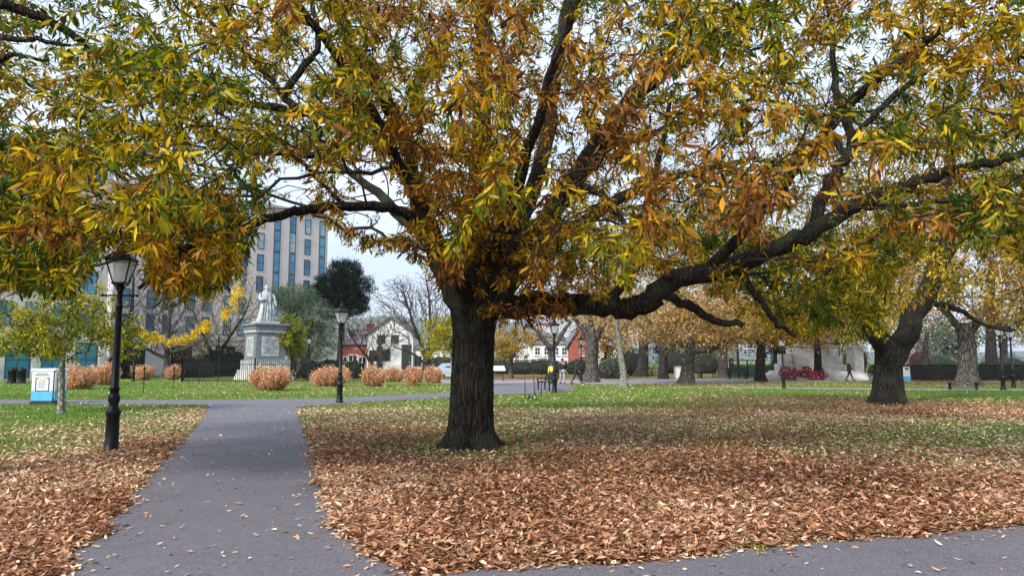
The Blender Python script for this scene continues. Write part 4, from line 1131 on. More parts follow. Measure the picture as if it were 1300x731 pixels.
house('brick_house', 'tall narrow red brick gable end beside the white villa', 723, 746, 86, 3.8, 8, M['brick'], M['slate'], 1.7, [(.7,2.2,.5,.9)], True)
house('white_house', 'pale stucco terrace glimpsed behind the pale leaning stem', 760, 800, 96, 4.0, 8, M['stone'], M['slate'], 1.4, [(.15,.8,.8,1.3),(.4,.8,.8,1.3),(.65,.8,.8,1.3),(.9,.8,.8,1.3),(.15,2.6,.7,1.0),(.4,2.6,.7,1.0),(.65,2.6,.7,1.0),(.9,2.6,.7,1.0)])
house('white_house', 'pale house front glimpsed between the trunks behind the shelter', 868, 935, 100, 4.2, 8, M['stone'], M['slate'], 1.6, [(.1,.8,.8,1.3),(.3,.8,.8,1.3),(.5,.8,.8,1.3),(.7,.8,.8,1.3),(.9,.8,.8,1.3),(.2,2.7,.7,1.0),(.5,2.7,.7,1.0),(.8,2.7,.7,1.0)], chim=((.25, .9, .9),))

# ------------------------------------------------------------ statue monument
def statue():
    dd = 60.0; c = G(334.5, 482); c = P(334.5, 482, dd); c.z = 0
    k = dd / 900
    r = empty('statue_monument', c, 'pale marble robed figure standing on a grey granite pedestal inside iron railings', 'statue', rz=.72)
    zt = lambda py: 1.6 + (458 - py) * k
    b = MB(); z = 0
    for w, h in ((3.7, .28), (3.5, .28), (3.3, .3)):
        b.box((0, 0, z + h / 2), (w, w, h)); z += h
    b.build('steps', M['stone'], r, .02)
    z1 = zt(457) + .0
    b = MB()
    b.box((0, 0, (z + z1) / 2), (2.9, 2.9, z1 - z)); b.build('base_block', M['marble'], r, .03)
    z2 = zt(423); b = MB(); b.box((0, 0, (z1 + z2) / 2), (2.5, 2.5, z2 - z1), taper=.96); b.build('pedestal', M['granite'], r, .02)
    b = MB(); b.box((0, 0, z2 + .13), (2.62, 2.62, .26)); b.build('frieze', M['marble'], r, .02)
    z3 = zt(411.5); b = MB()
    b.box((0, 0, z2 + .26 + (z3 - z2 - .26) * .3), (2.75, 2.75, (z3 - z2 - .26) * .6)); b.box((0, 0, z3 - (z3 - z2 - .26) * .2), (3.0, 3.0, (z3 - z2 - .26) * .4)); b.build('cornice', M['granite'], r, .04)
    for i in range(4):
        a = i * math.pi / 2
        pn = MB(); zc = (z1 + z2) / 2
        n = Vector((math.sin(a), -math.cos(a), 0)); w = (1.5, .05, (z2 - z1) * .72)
        pn.box(n * 1.245 + Vector((0, 0, zc)), w, rz=a); po = pn.build('inscription_panel', M['marble'], r, .008)
        if i in (0, 3):
            ln = MB()
            for j in range(7):
                wd_ = 1.15 - .25 * ((j * 7) % 3)
                ln.box(n * 1.276 + Vector((0, 0, zc + .55 - j * .18)), (wd_, .012, .05), rz=a)
            ln.build('carved_lines', M['granite'], po)
    b = MB(); b.box((0, 0, z3 + .1), (1.9, 1.7, .2)); b.build('plinth', M['marble'], r, .03)
    # the robed figure, one surface
    Hh = zt(362) - z3 - .2; s = Hh / 1.85
    b = MB(); n = 40; prof = []
    rings = [(0.0, .40, .36), (.05, .41, .37), (.25, .375, .33), (.5, .33, .28), (.75, .30, .24), (.95, .255, .205), (1.08, .235, .185), (1.2, .265, .19), (1.34, .29, .19), (1.44, .285, .17), (1.50, .20, .13), (1.54, .085, .08), (1.60, .075, .075)]
    vs_, fs = [], []
    for j, (z, rx, ry) in enumerate(rings):
        for i in range(n):
            a = 2 * math.pi * i / n
            f = max(0, 1 - z / 1.25)
            w = 1 + f * (.10 * math.sin(7 * a + 2 * z) + .06 * math.sin(13 * a - z * 3)) + .03 * math.sin(9 * a + 5 * z)
            vs_.append((rx * w * math.cos(a) * s, ry * w * math.sin(a) * s, z * s))
    for j in range(len(rings) - 1):
        for i in range(n):
            q = (i + 1) % n; fs.append((j * n + i, j * n + q, (j + 1) * n + q, (j + 1) * n + i))
    fs.append(tuple(range(n))[::-1]); fs.append(tuple((len(rings) - 1) * n + i for i in range(n)))
    b.add(vs_, fs, True)
    b.ball((0, -.015 * s, 1.70 * s), (.098 * s, .115 * s, .135 * s), 16, 12)            # head
    b.ball((0, .02 * s, 1.735 * s), (.118 * s, .12 * s, .115 * s), 14, 9)               # hair
    b.box((0, -.125 * s, 1.685 * s), (.03 * s, .04 * s, .06 * s), rx=.3)                # nose
    b.ball((0, -.10 * s, 1.60 * s), (.055 * s, .04 * s, .06 * s), 10, 6)                # beard
    # arms inside wide sleeves
    b.tube([Vector((-.26, 0, 1.42)) * s, Vector((-.36, -.04, 1.2)) * s, Vector((-.33, -.16, 1.05)) * s, Vector((-.14, -.26, 1.12)) * s], [.085 * s, .10 * s, .12 * s, .06 * s], 12)
    b.tube([Vector((.26, 0, 1.42)) * s, Vector((.38, -.02, 1.2)) * s, Vector((.42, -.10, .98)) * s, Vector((.42, -.20, .86)) * s], [.085 * s, .095 * s, .105 * s, .06 * s], 12)
    b.ball((-.11 * s, -.27 * s, 1.13 * s), (.05 * s, .05 * s, .05 * s)); b.ball((.42 * s, -.23 * s, .82 * s), (.05 * s, .06 * s, .065 * s))
    # front opening of the gown, falling folds
    for x0, x1, zz0 in ((-.10, -.17, 1.35), (.10, .15, 1.35), (-.22, -.30, 1.1), (.24, .33, 1.0), (.0, -.02, .95)):
        b.tube([Vector((x0, -.17, zz0)) * s, Vector(((x0 + x1) / 2, -.24, .7)) * s, Vector((x1, -.34 + abs(x1) * .3, .04)) * s], [.022 * s, .04 * s, .055 * s], 8)
    b.box((.30 * s, .12 * s, .32 * s), (.22 * s, .2 * s, .62 * s), taper=.8)            # support beside the leg
    b.build('robed_figure', M['marble'], r, loc=(0, 0, z3 + .2))
statue()

# ------------------------------------------------------------ railings
def railing(name, label, pts, h, gap, mat, post_every=2.6, cat='railing', spike=True, group=None):
    c = Vector((pts[0][0], pts[0][1], 0))
    r = empty(name, c, label, cat, group)
    P_ = [Vector((p[0], p[1], 0)) - c for p in pts]
    bars = MB(); rails = MB(); posts = []
    for a, b_ in zip(P_[:-1], P_[1:]):
        Ln = (b_ - a).length; n = max(1, int(Ln / gap)); ang = math.atan2(b_.y - a.y, b_.x - a.x)
        for i in range(n):
            q = a.lerp(b_, (i + .5) / n)
            bars.box((q.x, q.y, h / 2), (.032, .032, h), rz=ang)
            if spike: bars.lathe([(.012, 0), (.035, .05), (.003, .14)], 4, (q.x, q.y, h))
        for z in (.12, h * .86):
            m = (a + b_) / 2; rails.box((m.x, m.y, z), (Ln, .035, .05), rz=ang)
        k = max(1, int(Ln / post_every))
        for i in range(k + 1):
            posts.append(a.lerp(b_, i / k))
    bars.build('bars', mat, r); rails.build('rails', mat, r)
    for q in posts:
        p = MB(); p.box((q.x, q.y, (h + .12) / 2), (.075, .075, h + .12)); p.lathe([(.04, 0), (.065, .06), (.05, .12), (.008, .2)], 8, (q.x, q.y, h + .12)); p.build('post', mat, r)
    return r
pr = lambda px, d_: (P(px, 458, d_).x, P(px, 458, d_).y)
railing('iron_railing', 'black spiked iron railing around the statue and gardens', [pr(234, 60), pr(232, 55), pr(462, 55), pr(464, 66)], 1.55, .15, M['iron'])
railing('iron_fence', 'low thin iron fence on the lawn edge behind the walkers', [pr(742, 76), pr(840, 76)], 1.0, .3, M['iron'], 3.2, 'fence', False)

# ------------------------------------------------------------ street lamps
def lamp(loc, label, group='black victorian street lamps in the park', s=1.0):
    r = empty('street_lamp', loc, label, 'lamp', group)
    MB().lathe([(.145, 0), (.145, .06), (.122, .08), (.122, .16), (.112, .18), (.106, .62), (.125, .66), (.125, .72), (.085, .78), (.072, .82), (.098, .9), (.10, .96), (.075, 1.04)], 20).build('base', M['iron'], r)
    MB().lathe([(.075, 1.03), (.075, 1.08), (.088, 1.10), (.088, 1.13), (.07, 1.15), (.052, 2.5), (.058, 2.55), (.07, 2.57), (.058, 2.6), (.046, 2.66), (.045, 2.85), (.075, 2.9), (.08, 2.95), (.05, 2.98)], 16).build('pole', M['iron'], r)
    b = MB(); b.tube([(-.28, 0, 2.78), (.28, 0, 2.78)], .016, 8); b.ball((-.29, 0, 2.78), (.03, .03, .03), 8, 5); b.ball((.29, 0, 2.78), (.03, .03, .03), 8, 5); b.build('ladder_bar', M['iron'], r)
    # lantern: tapered frame, four panes, roof
    f = MB(); z0, z1, w0, w1 = 3.0, 3.42, .10, .205
    f.box((0, 0, z0 + .0), (w0 * 2 + .04, w0 * 2 + .04, .035)); 
    for sx in (-1, 1):
        for sy in (-1, 1):
            f.tube([(sx * w0, sy * w0, z0 + .01), (sx * w1, sy * w1, z1)], .014, 6, False)
            f.tube([(sx * .05, sy * .05, 2.93), (sx * w0, sy * w0, z0 - .01)], .012, 6, False)
    for a, b_ in (((-1, -1), (1, -1)), ((1, -1), (1, 1)), ((1, 1), (-1, 1)), ((-1, 1), (-1, -1))):
        f.tube([(a[0] * w1, a[1] * w1, z1), (b_[0] * w1, b_[1] * w1, z1)], .017, 6, False)
    ln = f.build('lantern', M['iron'], r)
    g = MB(); e = .012
    q0, q1 = w0 - e, w1 - e
    g.add([(-q0, -q0, z0 + .02), (q0, -q0, z0 + .02), (q0, q0, z0 + .02), (-q0, q0, z0 + .02), (-q1, -q1, z1 - .004), (q1, -q1, z1 - .004), (q1, q1, z1 - .004), (-q1, q1, z1 - .004)],
          [(0, 1, 5, 4), (1, 2, 6, 5), (2, 3, 7, 6), (3, 0, 4, 7)]); g.build('glass', M['lampglass'], ln)
    t = MB(); w2 = w1 + .03; t.add([(-w2, -w2, z1 + .02), (w2, -w2, z1 + .02), (w2, w2, z1 + .02), (-w2, w2, z1 + .02), (-.09, -.09, z1 + .17), (.09, -.09, z1 + .17), (.09, .09, z1 + .17), (-.09, .09, z1 + .17)],
          [(3, 2, 1, 0), (4, 5, 6, 7), (0, 1, 5, 4), (1, 2, 6, 5), (2, 3, 7, 6), (3, 0, 4, 7)])
    t.lathe([(.10, 0), (.10, .07), (.05, .12), (.02, .15), (.03, .19), (.004, .25)], 10, (0, 0, z1 + .17)); t.build('lantern_roof', M['iron'], ln)
    b = MB(); b.lathe([(.012, 0), (.03, .06), (.045, .16), (.04, .24), (.004, .27)], 8, (0, 0, z0 + .03)); b.build('bulb', M['glass'], ln)
    return r
def glassmat():
    m, n, b = mat_new('lantern_glass')
    nz = N(n, 'ShaderNodeTexNoise'); nz.inputs['Scale'].default_value = 5
    r = ramp(n, [(0.3, (.72, .74, .75)), (.7, (.86, .87, .88))], nz.outputs['Fac']); n.links.new(r.outputs[0], b.inputs['Base Color'])
    b.inputs['Roughness'].default_value = .12
    tr = N(n, 'ShaderNodeBsdfTransparent'); t2 = N(n, 'ShaderNodeBsdfTranslucent'); t2.inputs['Color'].default_value = (.85, .87, .9, 1)
    a = N(n, 'ShaderNodeMixShader'); a.inputs[0].default_value = .5; c = N(n, 'ShaderNodeMixShader'); c.inputs[0].default_value = .45
    n.links.new(b.outputs[0], a.inputs[1]); n.links.new(t2.outputs[0], a.inputs[2]); n.links.new(a.outputs[0], c.inputs[1]); n.links.new(tr.outputs[0], c.inputs[2])
    n.links.new(c.outputs[0], n.nodes['Material Output'].inputs['Surface'])
    return m
M['lampglass'] = glassmat()
LP = [((141, 573), 'largest nearest black lamp post standing in leaves left of the path', .2, 1.0), ((431, 511), 'black lamp post with a clear lantern by the path junction', .7, 1.02), ((704, 498), 'black lamp post immediately beside the bench', .1, 1.0),
      ((391, 483), 'distant black lamp post among the railings right of the statue', .3, 1.0), ((169, 484), 'distant black lamp post left of the ginkgo trunk', .5, 1.02), ((738, 484), 'distant black lamp post in front of the red brick gable', .0, .95),
      ((995, 493), 'black lamp post in front of the red poppy wreaths', .4, .82), ((1274, 495), 'nearer left one of two black lamps at the right edge', .4, 1.0), ((1287, 492), 'farther right one of two black lamps at the right edge', .1, 1.0), ((775, 480), 'thin distant lamp post right of the broad twisted trunk', .1, 1.0)]
proto = None
for (px, py), lb, rz, s in LP:
    g = G(px, py)
    if proto is None: proto = lamp(g, lb); proto.rotation_euler.z = rz
    else: copy_thing(proto, g, lb, rz, s)

# thin black posts on the left lawn
def slim(loc, label):
    r = empty('lawn_post', loc, label, 'post', 'thin black posts on the left lawn')
    MB().lathe([(.05, 0), (.05, .03), (.026, .05), (.024, 1.05), (.03, 1.07), (.022, 1.1)], 10).build('pole', M['iron'], r)
    MB().lathe([(.02, 1.1), (.06, 1.14), (.065, 1.2), (.04, 1.27), (.008, 1.34)], 10).build('finial', M['iron'], r)
    MB().box((0, 0, .72), (.16, .02, .12)).build('number_plate', M['iron'], r)
    return r
sp = slim(G(182, 498), 'tallest nearest thin black post on the lawn left of the ginkgo')
copy_thing(sp, G(220, 492.5), 'middle thin black post on the lawn right of the ginkgo trunk')
copy_thing(sp, G(253, 486.5), 'farthest thin black post near the end of the iron railing')

# ------------------------------------------------------------ orange stemmed shrubs
def stems(px, py, wpx, hpx, label, dens=1.0):
    c = G(px, py); k = c.y / 900; rx = wpx * k / 2; hh = hpx * k; ry = rx * .8
    r = empty('dogwood_shrub', c, label, 'shrub', 'orange stemmed winter shrubs in beds')
    n = int(1500 * dens)
    a = RNG.random(n) * 6.283; q = RNG.random(n) ** .6
    B = np.stack([rx * .62 * q * np.cos(a), ry * .62 * q * np.sin(a), np.zeros(n)], -1)
    lump = 1 + .16 * np.sin(3 * a + px) + .12 * np.sin(5 * a + 2 * px)
    T = np.stack([rx * lump * q * np.cos(a), ry * lump * q * np.sin(a), hh * (1.04 - .30 * q ** 4 + .10 * np.sin(4 * q * np.cos(a) + px)) * RNG.uniform(.55, 1.08, n)], -1)
    T += RNG.normal(0, .07, (n, 3)); B += RNG.normal(0, .03, (n, 3)) * [1, 1, 0]
    Ln = np.linalg.norm(T - B, axis=1)
    b2_ = leaves_mesh('stems', B, T - B, RNG.normal(0, 1, (n, 3)), Ln, np.full(n, .028), RNG.normal(0, .05, n), np.full(n, .2), np.clip(RNG.normal(.3, .25, n), 0, 1), 1)
    link('stems', b2_, M['stem_orange'], r)
    m = n * 4
    t = RNG.uniform(.25, 1.02, m); ii = RNG.integers(0, n, m)
    p = B[ii] * (1 - t[:, None]) + T[ii] * t[:, None] + RNG.normal(0, .05, (m, 3))
    p[:, 2] = np.maximum(p[:, 2], .02)
    A = RNG.normal(0, .6, (m, 3)) + [0, 0, .7]
    l = RNG.uniform(.09, .2, m)
    link('twigs', leaves_mesh('twigs', p, A, RNG.normal(0, 1, (m, 3)), l, l * .22, RNG.normal(0, .2, m), np.full(m, .2), np.clip(RNG.normal(.6, .25, m), 0, 1), 1), M['stem_orange'], r)
    return r
for a in [(344, 495.5, 52, 28, 'largest orange shrub in front of the statue railings'), (415, 490.5, 43, 22, 'orange shrub left of the lamp by the path junction'), (474, 490.5, 31, 22, 'orange shrub under the low bare reddish tree'),
          (499, 484.5, 27, 16, 'small flat orange shrub behind the white house doorway'), (525.5, 489.5, 21, 21, 'narrow squared orange shrub left of the bare ash trunk'), (550, 486, 23, 18, 'orange shrub right of the bare ash trunk'),
          (98, 494, 52, 27, 'broad orange shrub right of the notice box'), (132, 488.5, 34, 24, 'orange shrub behind the nearest lamp post'), (181, 482.5, 26, 17, 'small orange shrub left of the ginkgo trunk'), (220, 482, 20, 16, 'small orange shrub right of the ginkgo trunk'),
          (436, 486, 16, 17, 'small orange shrub peeping out behind the path junction lamp')]:
    stems(*a)

# green shrubs and hedges
def leafy(name, label, px, py, wm, dm, hm, mat, n, cat='shrub', l=.12, group=None, boxy=False, tone=(.5, .4), dist=None):
    c = G(px, py) if dist is None else Vector((P(px, 458, dist).x, dist, 0))
    r = empty(name, c, label, cat, group)
    v = norm(RNG.normal(0, 1, (n, 3))); v[:, 2] = np.abs(v[:, 2])
    if boxy:
        v = RNG.uniform(-1, 1, (n, 3)); ax = RNG.integers(0, 3, n); sg = np.where(RNG.random(n) < .5, -1, 1)
        v[np.arange(n), ax] = sg; v[:, 2] = np.abs(v[:, 2])
        v[:, 2] = np.where((ax == 2), 1, v[:, 2])
    q = 1 - .18 * RNG.random((n, 1)) ** 2
    p = v * q * np.array([wm / 2, dm / 2, hm])
    p *= 1 + (vnoise(p[:, 0] * 1.0 + 50, p[:, 1] + p[:, 2] + 50, .7, 12) - .5)[:, None] * (.03 if boxy else .25)
    A = v + RNG.normal(0, .6, (n, 3)); ll = RNG.uniform(.6, 1.3, n) * l
    link('foliage', leaves_mesh('foliage', p, A, RNG.normal(0, .6, (n, 3)) + [0, 0, .8], ll, ll * .5, RNG.normal(.1, .2, n), np.full(n, .2), np.clip(RNG.normal(tone[0], tone[1] * .5, n), 0, 1), 1), mat, r)
    b = MB()
    if boxy: b.box((0, 0, hm * .45), (wm * .94, dm * .85, hm * .9))
    else:
        b.lathe([(wm * .30, 0.0), (wm * .40, hm * .3), (wm * .36, hm * .6), (wm * .18, hm * .8), (.02, hm * .86)], 14)
        b.v = [(x, y * dm / wm, z) for x, y, z in b.v]
    b.build('woody_core', M['bark_twig'], r)
    return r
leafy('clipped_hedge', 'long dark clipped hedge behind the gnarled trunk on the right', 1240, 483, 17, 1.2, 1.25, M['leaf_dark'], 16000, 'hedge', .1, boxy=True, dist=58, tone=(.6, .5))
leafy('clipped_hedge', 'bright green hedge behind the shelter posts', 985, 478, 9.0, 1.0, 1.2, M['leaf_shrub'], 8000, 'hedge', .1, boxy=True, dist=72)
for a in [('green bush at the foot of the beige block wall', 112, 481, 5, 2, 2.2), ('dark bush between the two left orange shrubs', 160, 480, 3.2, 2, 2.0), ('rounded dark bush by the railing end', 245, 479, 4.2, 2, 1.9), ('dark evergreen bush left of the distant lamp', 152, 478, 3, 2, 2.8),
          ('dark shrub mass left of the pedestal', 290, 477, 6, 2.5, 3.2), ('dark evergreen shrub mass behind the ginkgo', 225, 475, 6, 2.5, 3.0), ('dark bush beneath the bare brown tree', 262, 476, 5, 2.5, 2.6), ('dark evergreen bush at the corner of the nearer block', 130, 476, 5, 2.5, 3.4), ('grey green bush between the ginkgo and the block corner', 190, 475, 5, 2.5, 3.0), ('green shrub right of the railings', 447, 480, 3.2, 2, 1.5), ('dark evergreen bush inside the right end of the railings', 418, 480, 3.4, 2, 1.7), ('dark evergreen bush inside the railings below the grey green tree', 396, 480, 2.8, 2, 1.5), ('bush in front of the teal bays', 34, 481, 3.4, 1.5, 1.6),
          ('hedge like bush in front of the white villa', 690, 475, 6, 2, 2.0), ('wide bush behind the small yellow tree', 662, 475, 6, 2, 1.7), ('bush left of the small yellow tree', 634, 474, 4, 2, 2.0), ('bush at the red brick gable foot', 735, 475, 4, 2, 1.8),
          ('rounded light green bush right of the twisted trunk', 776, 480, 3.2, 2.4, 1.9), ('dark bush behind the pale leaning stem', 800, 477, 5, 3, 3.0), ('dark bush left of the ridged trunk', 856, 474, 5, 3, 3.2), ('dark evergreen bush behind the memorial left wall', 1003, 474, 5, 3, 3.4),
          ('dark bush showing through the memorial opening', 1086, 473, 4, 3, 4.4), ('grey green bush over the hedge by the gnarled trunk', 1195, 474, 5, 3, 2.6), ('grey green bush over the hedge at the right edge', 1275, 474, 8, 3, 2.4), ('dark bush right of the ridged trunk', 893, 474, 5, 3, 2.8)]:
    dk = 'dark' in a[0]
    leafy('bush', a[0], a[1], a[2], a[3], a[4], a[5], M['leaf_dark'] if dk and 'evergreen' in a[0] else M['leaf_willow'] if 'grey' in a[0] or 'light' in a[0] else M['leaf_shrub'], 2600, 'bush', .16)
leafy('flowering_tree', 'dusty red rounded bush above the hedge right of the leaning trunk', 1170, 473, 4, 2.5, 3.4, M['leaf_rose'], 2200, 'bush', .2, tone=(.6, .5))

# ------------------------------------------------------------ notice box
def notice():
    c = G(61, 512.5); k = c.y / 900
    r = empty('notice_box', c, 'white and sky blue four sided notice box on the grass beside the slim tree', 'notice box', rz=.04)
    h = 44 * k; w = .82
    MB().box((0, 0, .03), (w + .06, w + .06, .06)).build('base', M['frame_dark'], r)
    MB().box((0, 0, .06 + (h - .14) / 2), (w, w, h - .14), taper=.97).build('case', M['frame_dark'], r, .01)
    MB().box((0, 0, h - .03), (w + .10, w + .10, .07), taper=.9).build('lid', M['white'], r, .01)
    for i, a in enumerate((0, math.pi / 2)):
        n = Vector((math.sin(a), -math.cos(a), 0)); t = Vector((math.cos(a), math.sin(a), 0))
        off = w / 2 + .004
        p = MB().box(n * (off) + Vector((0, 0, .06 + h * .52)), (w * .93, .03, h * .80), rz=a).build('poster', M['white'], r)
        p['label'] = 'white poster with framed notice and blue foot'
        MB().box(n * (off + .012) + Vector((0, 0, .06 + h * .20)), (w * .93, .014, h * .28), rz=a).build('blue_panel', M['sky_blue'], p)
        f = MB(); zc = .06 + h * .52
        for s in (-1, 1):
            f.box(n * (off + .022) + t * s * w * .29 + Vector((0, 0, zc)), (.025, .014, h * .36), rz=a)
        f.box(n * (off + .021) + Vector((0, 0, zc - h * .18)), (w * .55, .014, .025), rz=a)
        f.box(n * (off + .021) + t * w * .24 + Vector((0, 0, zc + h * .18)), (w * .1, .014, .025), rz=a); f.box(n * (off + .021) - t * w * .24 + Vector((0, 0, zc + h * .18)), (w * .1, .014, .025), rz=a)
        f.build('notice_frame', M['frame_dark'], p)
        g = MB(); g.box(n * (off + .018) + Vector((0, 0, zc + h * .175)), (w * .34, .012, h * .05), rz=a); g.build('yellow_header', M['pale_yellow'], p)
        l = MB()
        for j, ww in enumerate((.5, .62)): l.box(n * (off + .018) + Vector((0, 0, zc + h * (.30 - .05 * j))) - t * w * .04, (w * ww, .01, h * .022), rz=a)
        for j in range(7): l.box(n * (off + .018) + Vector((0, 0, zc + h * (.11 - .035 * j))) - t * w * (.02 + .02 * (j % 3)), (w * (.40 - .05 * (j % 3)), .01, .009), rz=a)
        l.build('text_lines', M['text_blue'], p)
M['sky_blue'] = noisy('sky_blue_print', (.06, .36, .62), (.12, .46, .70), 3, .4)
M['pale_yellow'] = noisy('pale_yellow_print', (.68, .68, .25), (.75, .75, .33), 3, .5)
M['text_blue'] = noisy('dark_blue_print', (.04, .07, .16), (.06, .1, .2), 3, .5)
M['yellow_cloth'] = noisy('yellow_cloth', (.65, .55, .05), (.75, .66, .1), 3, .8)
notice()

# ------------------------------------------------------------ bench, lectern, stakes and scooter
M['wood_dark'] = noisy('dark_bench_wood', (.012, .010, .009), (.035, .03, .027), 10, .55, .2, stretch=(1, 8, 8))
def bench(loc, label, rz, w=1.7, s=1.0, group='park benches'):
    r = empty('park_bench', loc, label, 'bench', group, rz)
    for s_ in (-1, 1):
        b = MB(); x = s_ * (w / 2 - .08)
        b.box((x, -.22, .22), (.06, .06, .44)); b.box((x, .2, .22), (.06, .06, .44)); b.box((x, .27, .65), (.055, .05, .48), rx=-.22)
        b.box((x, -.01, .44), (.056, .48, .05)); b.box((x, -.03, .64), (.06, .52, .04)); b.box((x, -.26, .54), (.05, .05, .2))
        b.build('end_frame', M['iron'], r)
    b = MB()
    for i in range(5): b.box((0, -.2 + i * .095, .485), (w, .075, .03))
    b.build('seat', M['wood_dark'], r)
    b = MB()
    for i in range(4): b.box((0, .215 + i * .026, .58 + i * .1), (w, .026, .078), rx=-.22)
    b.build('backrest', M['wood_dark'], r)
    return r
bp_ = bench(G(692, 495.5) + Vector((.12, 0, 0)), 'black bench facing left beside the lamp post', -1.15, 1.5)
for (px, py), lb, rz in (((897, 479), 'black bench with grey back between ridged trunk and straight pale trunk', .15), ((880, 480), 'black bench at the right foot of the ridged trunk', -.1), ((1217, 473), 'bench hidden by the hedge', 0)):
    if 'hidden' in lb: continue
    copy_thing(bp_, G(px, py), lb, rz, 1.15)
# long low rail in front of gnarled trunk
c = G(1223, 495); r = empty('low_rail_bench', c, 'low green plank bench between two short black posts before the gnarled trunk', 'bench', rz=0.02)
k = c.y / 900
for s_ in (-1, 1): 
    b = MB(); b.box((s_ * 17 * k, 0, .18), (.09, .12, .36)); b.box((s_ * 17 * k, 0, .38), (.13, .3, .05)); b.build('post', M['iron'], r)
MB().box((0, 0, .13), (32 * k, .3, .05)).build('plank', noisy('green_plank', (.03, .08, .05), (.06, .13, .08), 4, .6), r)
# information lectern
c = G(632, 484); k = c.y / 900
r = empty('information_lectern', c, 'tilted white information panel on two dark legs right of the big trunk', 'sign', rz=.25)
for s_ in (-1, 1): MB().box((s_ * .42, 0, .45), (.07, .07, .9)).build('leg', M['frame_dark'], r)
b = MB(); b.box((0, -.02, 1.0), (1.2, .75, .04), rx=.6); pn = b.build('panel', M['frame_dark'], r)
MB().box((0, -.035, 1.024), (1.12, .67, .012), rx=.6).build('print', M['white'], pn)
# stakes with a band, scooter between
def stake(px, py, h, lab, lean):
    c = G(px, py); r = empty('garden_stake', c, lab, 'stake', 'two thin stakes marking off the grass')
    b = MB(); b.tube([(0, 0, -.02), (lean, 0, h)], [.022, .018], 8); b.build('pole', M['wood_dark'], r)
    b = MB(); b.lathe([(.026, 0), (.03, .02), (.01, .06)], 8, (lean, 0, h)); b.build('cap', M['iron'], r)
    return r
stake(666.5, 506, 1.02, 'left one of two thin stakes beside the scooter', 0)
stake(687, 505.5, 1.0, 'right one of two thin stakes left of the bench', .02)
c = G(675, 507)
r = empty('kick_scooter', c, 'dark scooter parked upright between the two thin stakes', 'scooter', rz=-1.25)
for x in (-.42, .42):
    w = MB()
    pts = [Vector((x + .085 * math.cos(a), 0, .11 + .085 * math.sin(a))) for a in np.linspace(0, 2 * math.pi, 17)]
    w.tube(pts, .028, 8); wo_ = w.build('wheel', M['iron'], r)
    hb = MB(); hb.tube([(x, -.03, .11), (x, .03, .11)], .06, 14); hb.build('hub', M['white'], wo_)
MB().box((-.03, 0, .13), (.62, .15, .05)).build('deck', M['frame_dark'], r, .01)
b = MB(); b.tube([(.42, 0, .12), (.36, 0, .32), (.22, 0, 1.08)], [.03, .028, .022], 10); b.tube([(.28, 0, .14), (.37, 0, .28)], [.03, .026], 8); b.build('stem', M['frame_dark'], r)
b = MB(); b.tube([(.2, -.27, 1.12), (.22, 0, 1.08), (.2, .27, 1.12)], .017, 8); hb_ = b.build('handlebar', M['frame_dark'], r)
for s_ in (-1, 1): MB().tube([(.203, s_ * .16, 1.105), (.2, s_ * .28, 1.122)], .024, 8).build('grip', M['iron'], hb_)

# white stone block, shelter, bin
c = G(861, 480.5); k = c.y / 900
r = empty('stone_block', c, 'upright white stone block standing left of the ridged trunk', 'monument', rz=.1)
MB().box((0, 0, .06), (8.4 * k, 1.1, .12)).build('foot', M['stone'], r); MB().box((0, 0, .12 + 6.4 * k), (7.4 * k, .8, 12.8 * k), taper=.98).build('slab', M['white'], r, .02)
b = MB(); b.box((0, 0, .14 + 13.0 * k), (8 * k, .9, .1)); b.build('cap', M['stone'], r)
c = Vector((P(948, 458, 66).x, 66, 0)); k = 66 / 900
r = empty('garden_shelter', c, 'long green panelled shelter with a thin flat dark roof behind the straight trunks', 'shelter', rz=0)
M['green_panel'] = noisy('dark_green_panel', (.008, .055, .03), (.02, .10, .055), 1.5, .6)
MB().box((0, .8, 3.0 - .12 - 1.4 + .18), (46 * k, 2.0, .10)).build('roof', M['frame_dark'], r)
for i, x in enumerate((-22, -11, 0, 11, 22)):
    MB().box((x * k, -.1, .80), (.1, .1, 1.6)).build('post', M['iron'], r)
for i, x in enumerate((-16.5, -5.5, 5.5, 16.5)):
    p = MB(); p.box((x * k, -.06, .62), (10.2 * k, .05, .95)); 
    for j in range(7): p.box(((x - 4.5 + j * 1.5) * k, -.1, .62), (.03, .04, .95))
    p.build('panel', M['green_panel'], r)
bench2 = copy_thing(bp_, Vector((P(935, 458, 63).x, 63, 0)), 'black bench in front of the green shelter panels', 0.0, 1.1)
c = G(1149, 484); k = c.y / 900
r = empty('recycling_bin', c, 'pale bin with blue foot just right of the leaning trunk', 'bin', rz=.2)
MB().box((0, 0, .62), (.62, .5, 1.1), taper=.96).build('body', M['white'], r, .02); MB().box((0, 0, .20), (.645, .525, .4)).build('blue_foot', M['sky_blue'], r)
b = MB(); b.box((0, 0, 1.2), (.68, .56, .08)); b.build('lid', M['frame_dark'], r, .02); b = MB(); b.box((0, -.255, 1.0), (.3, .03, .14)); b.build('opening', M['frame_dark'], r)

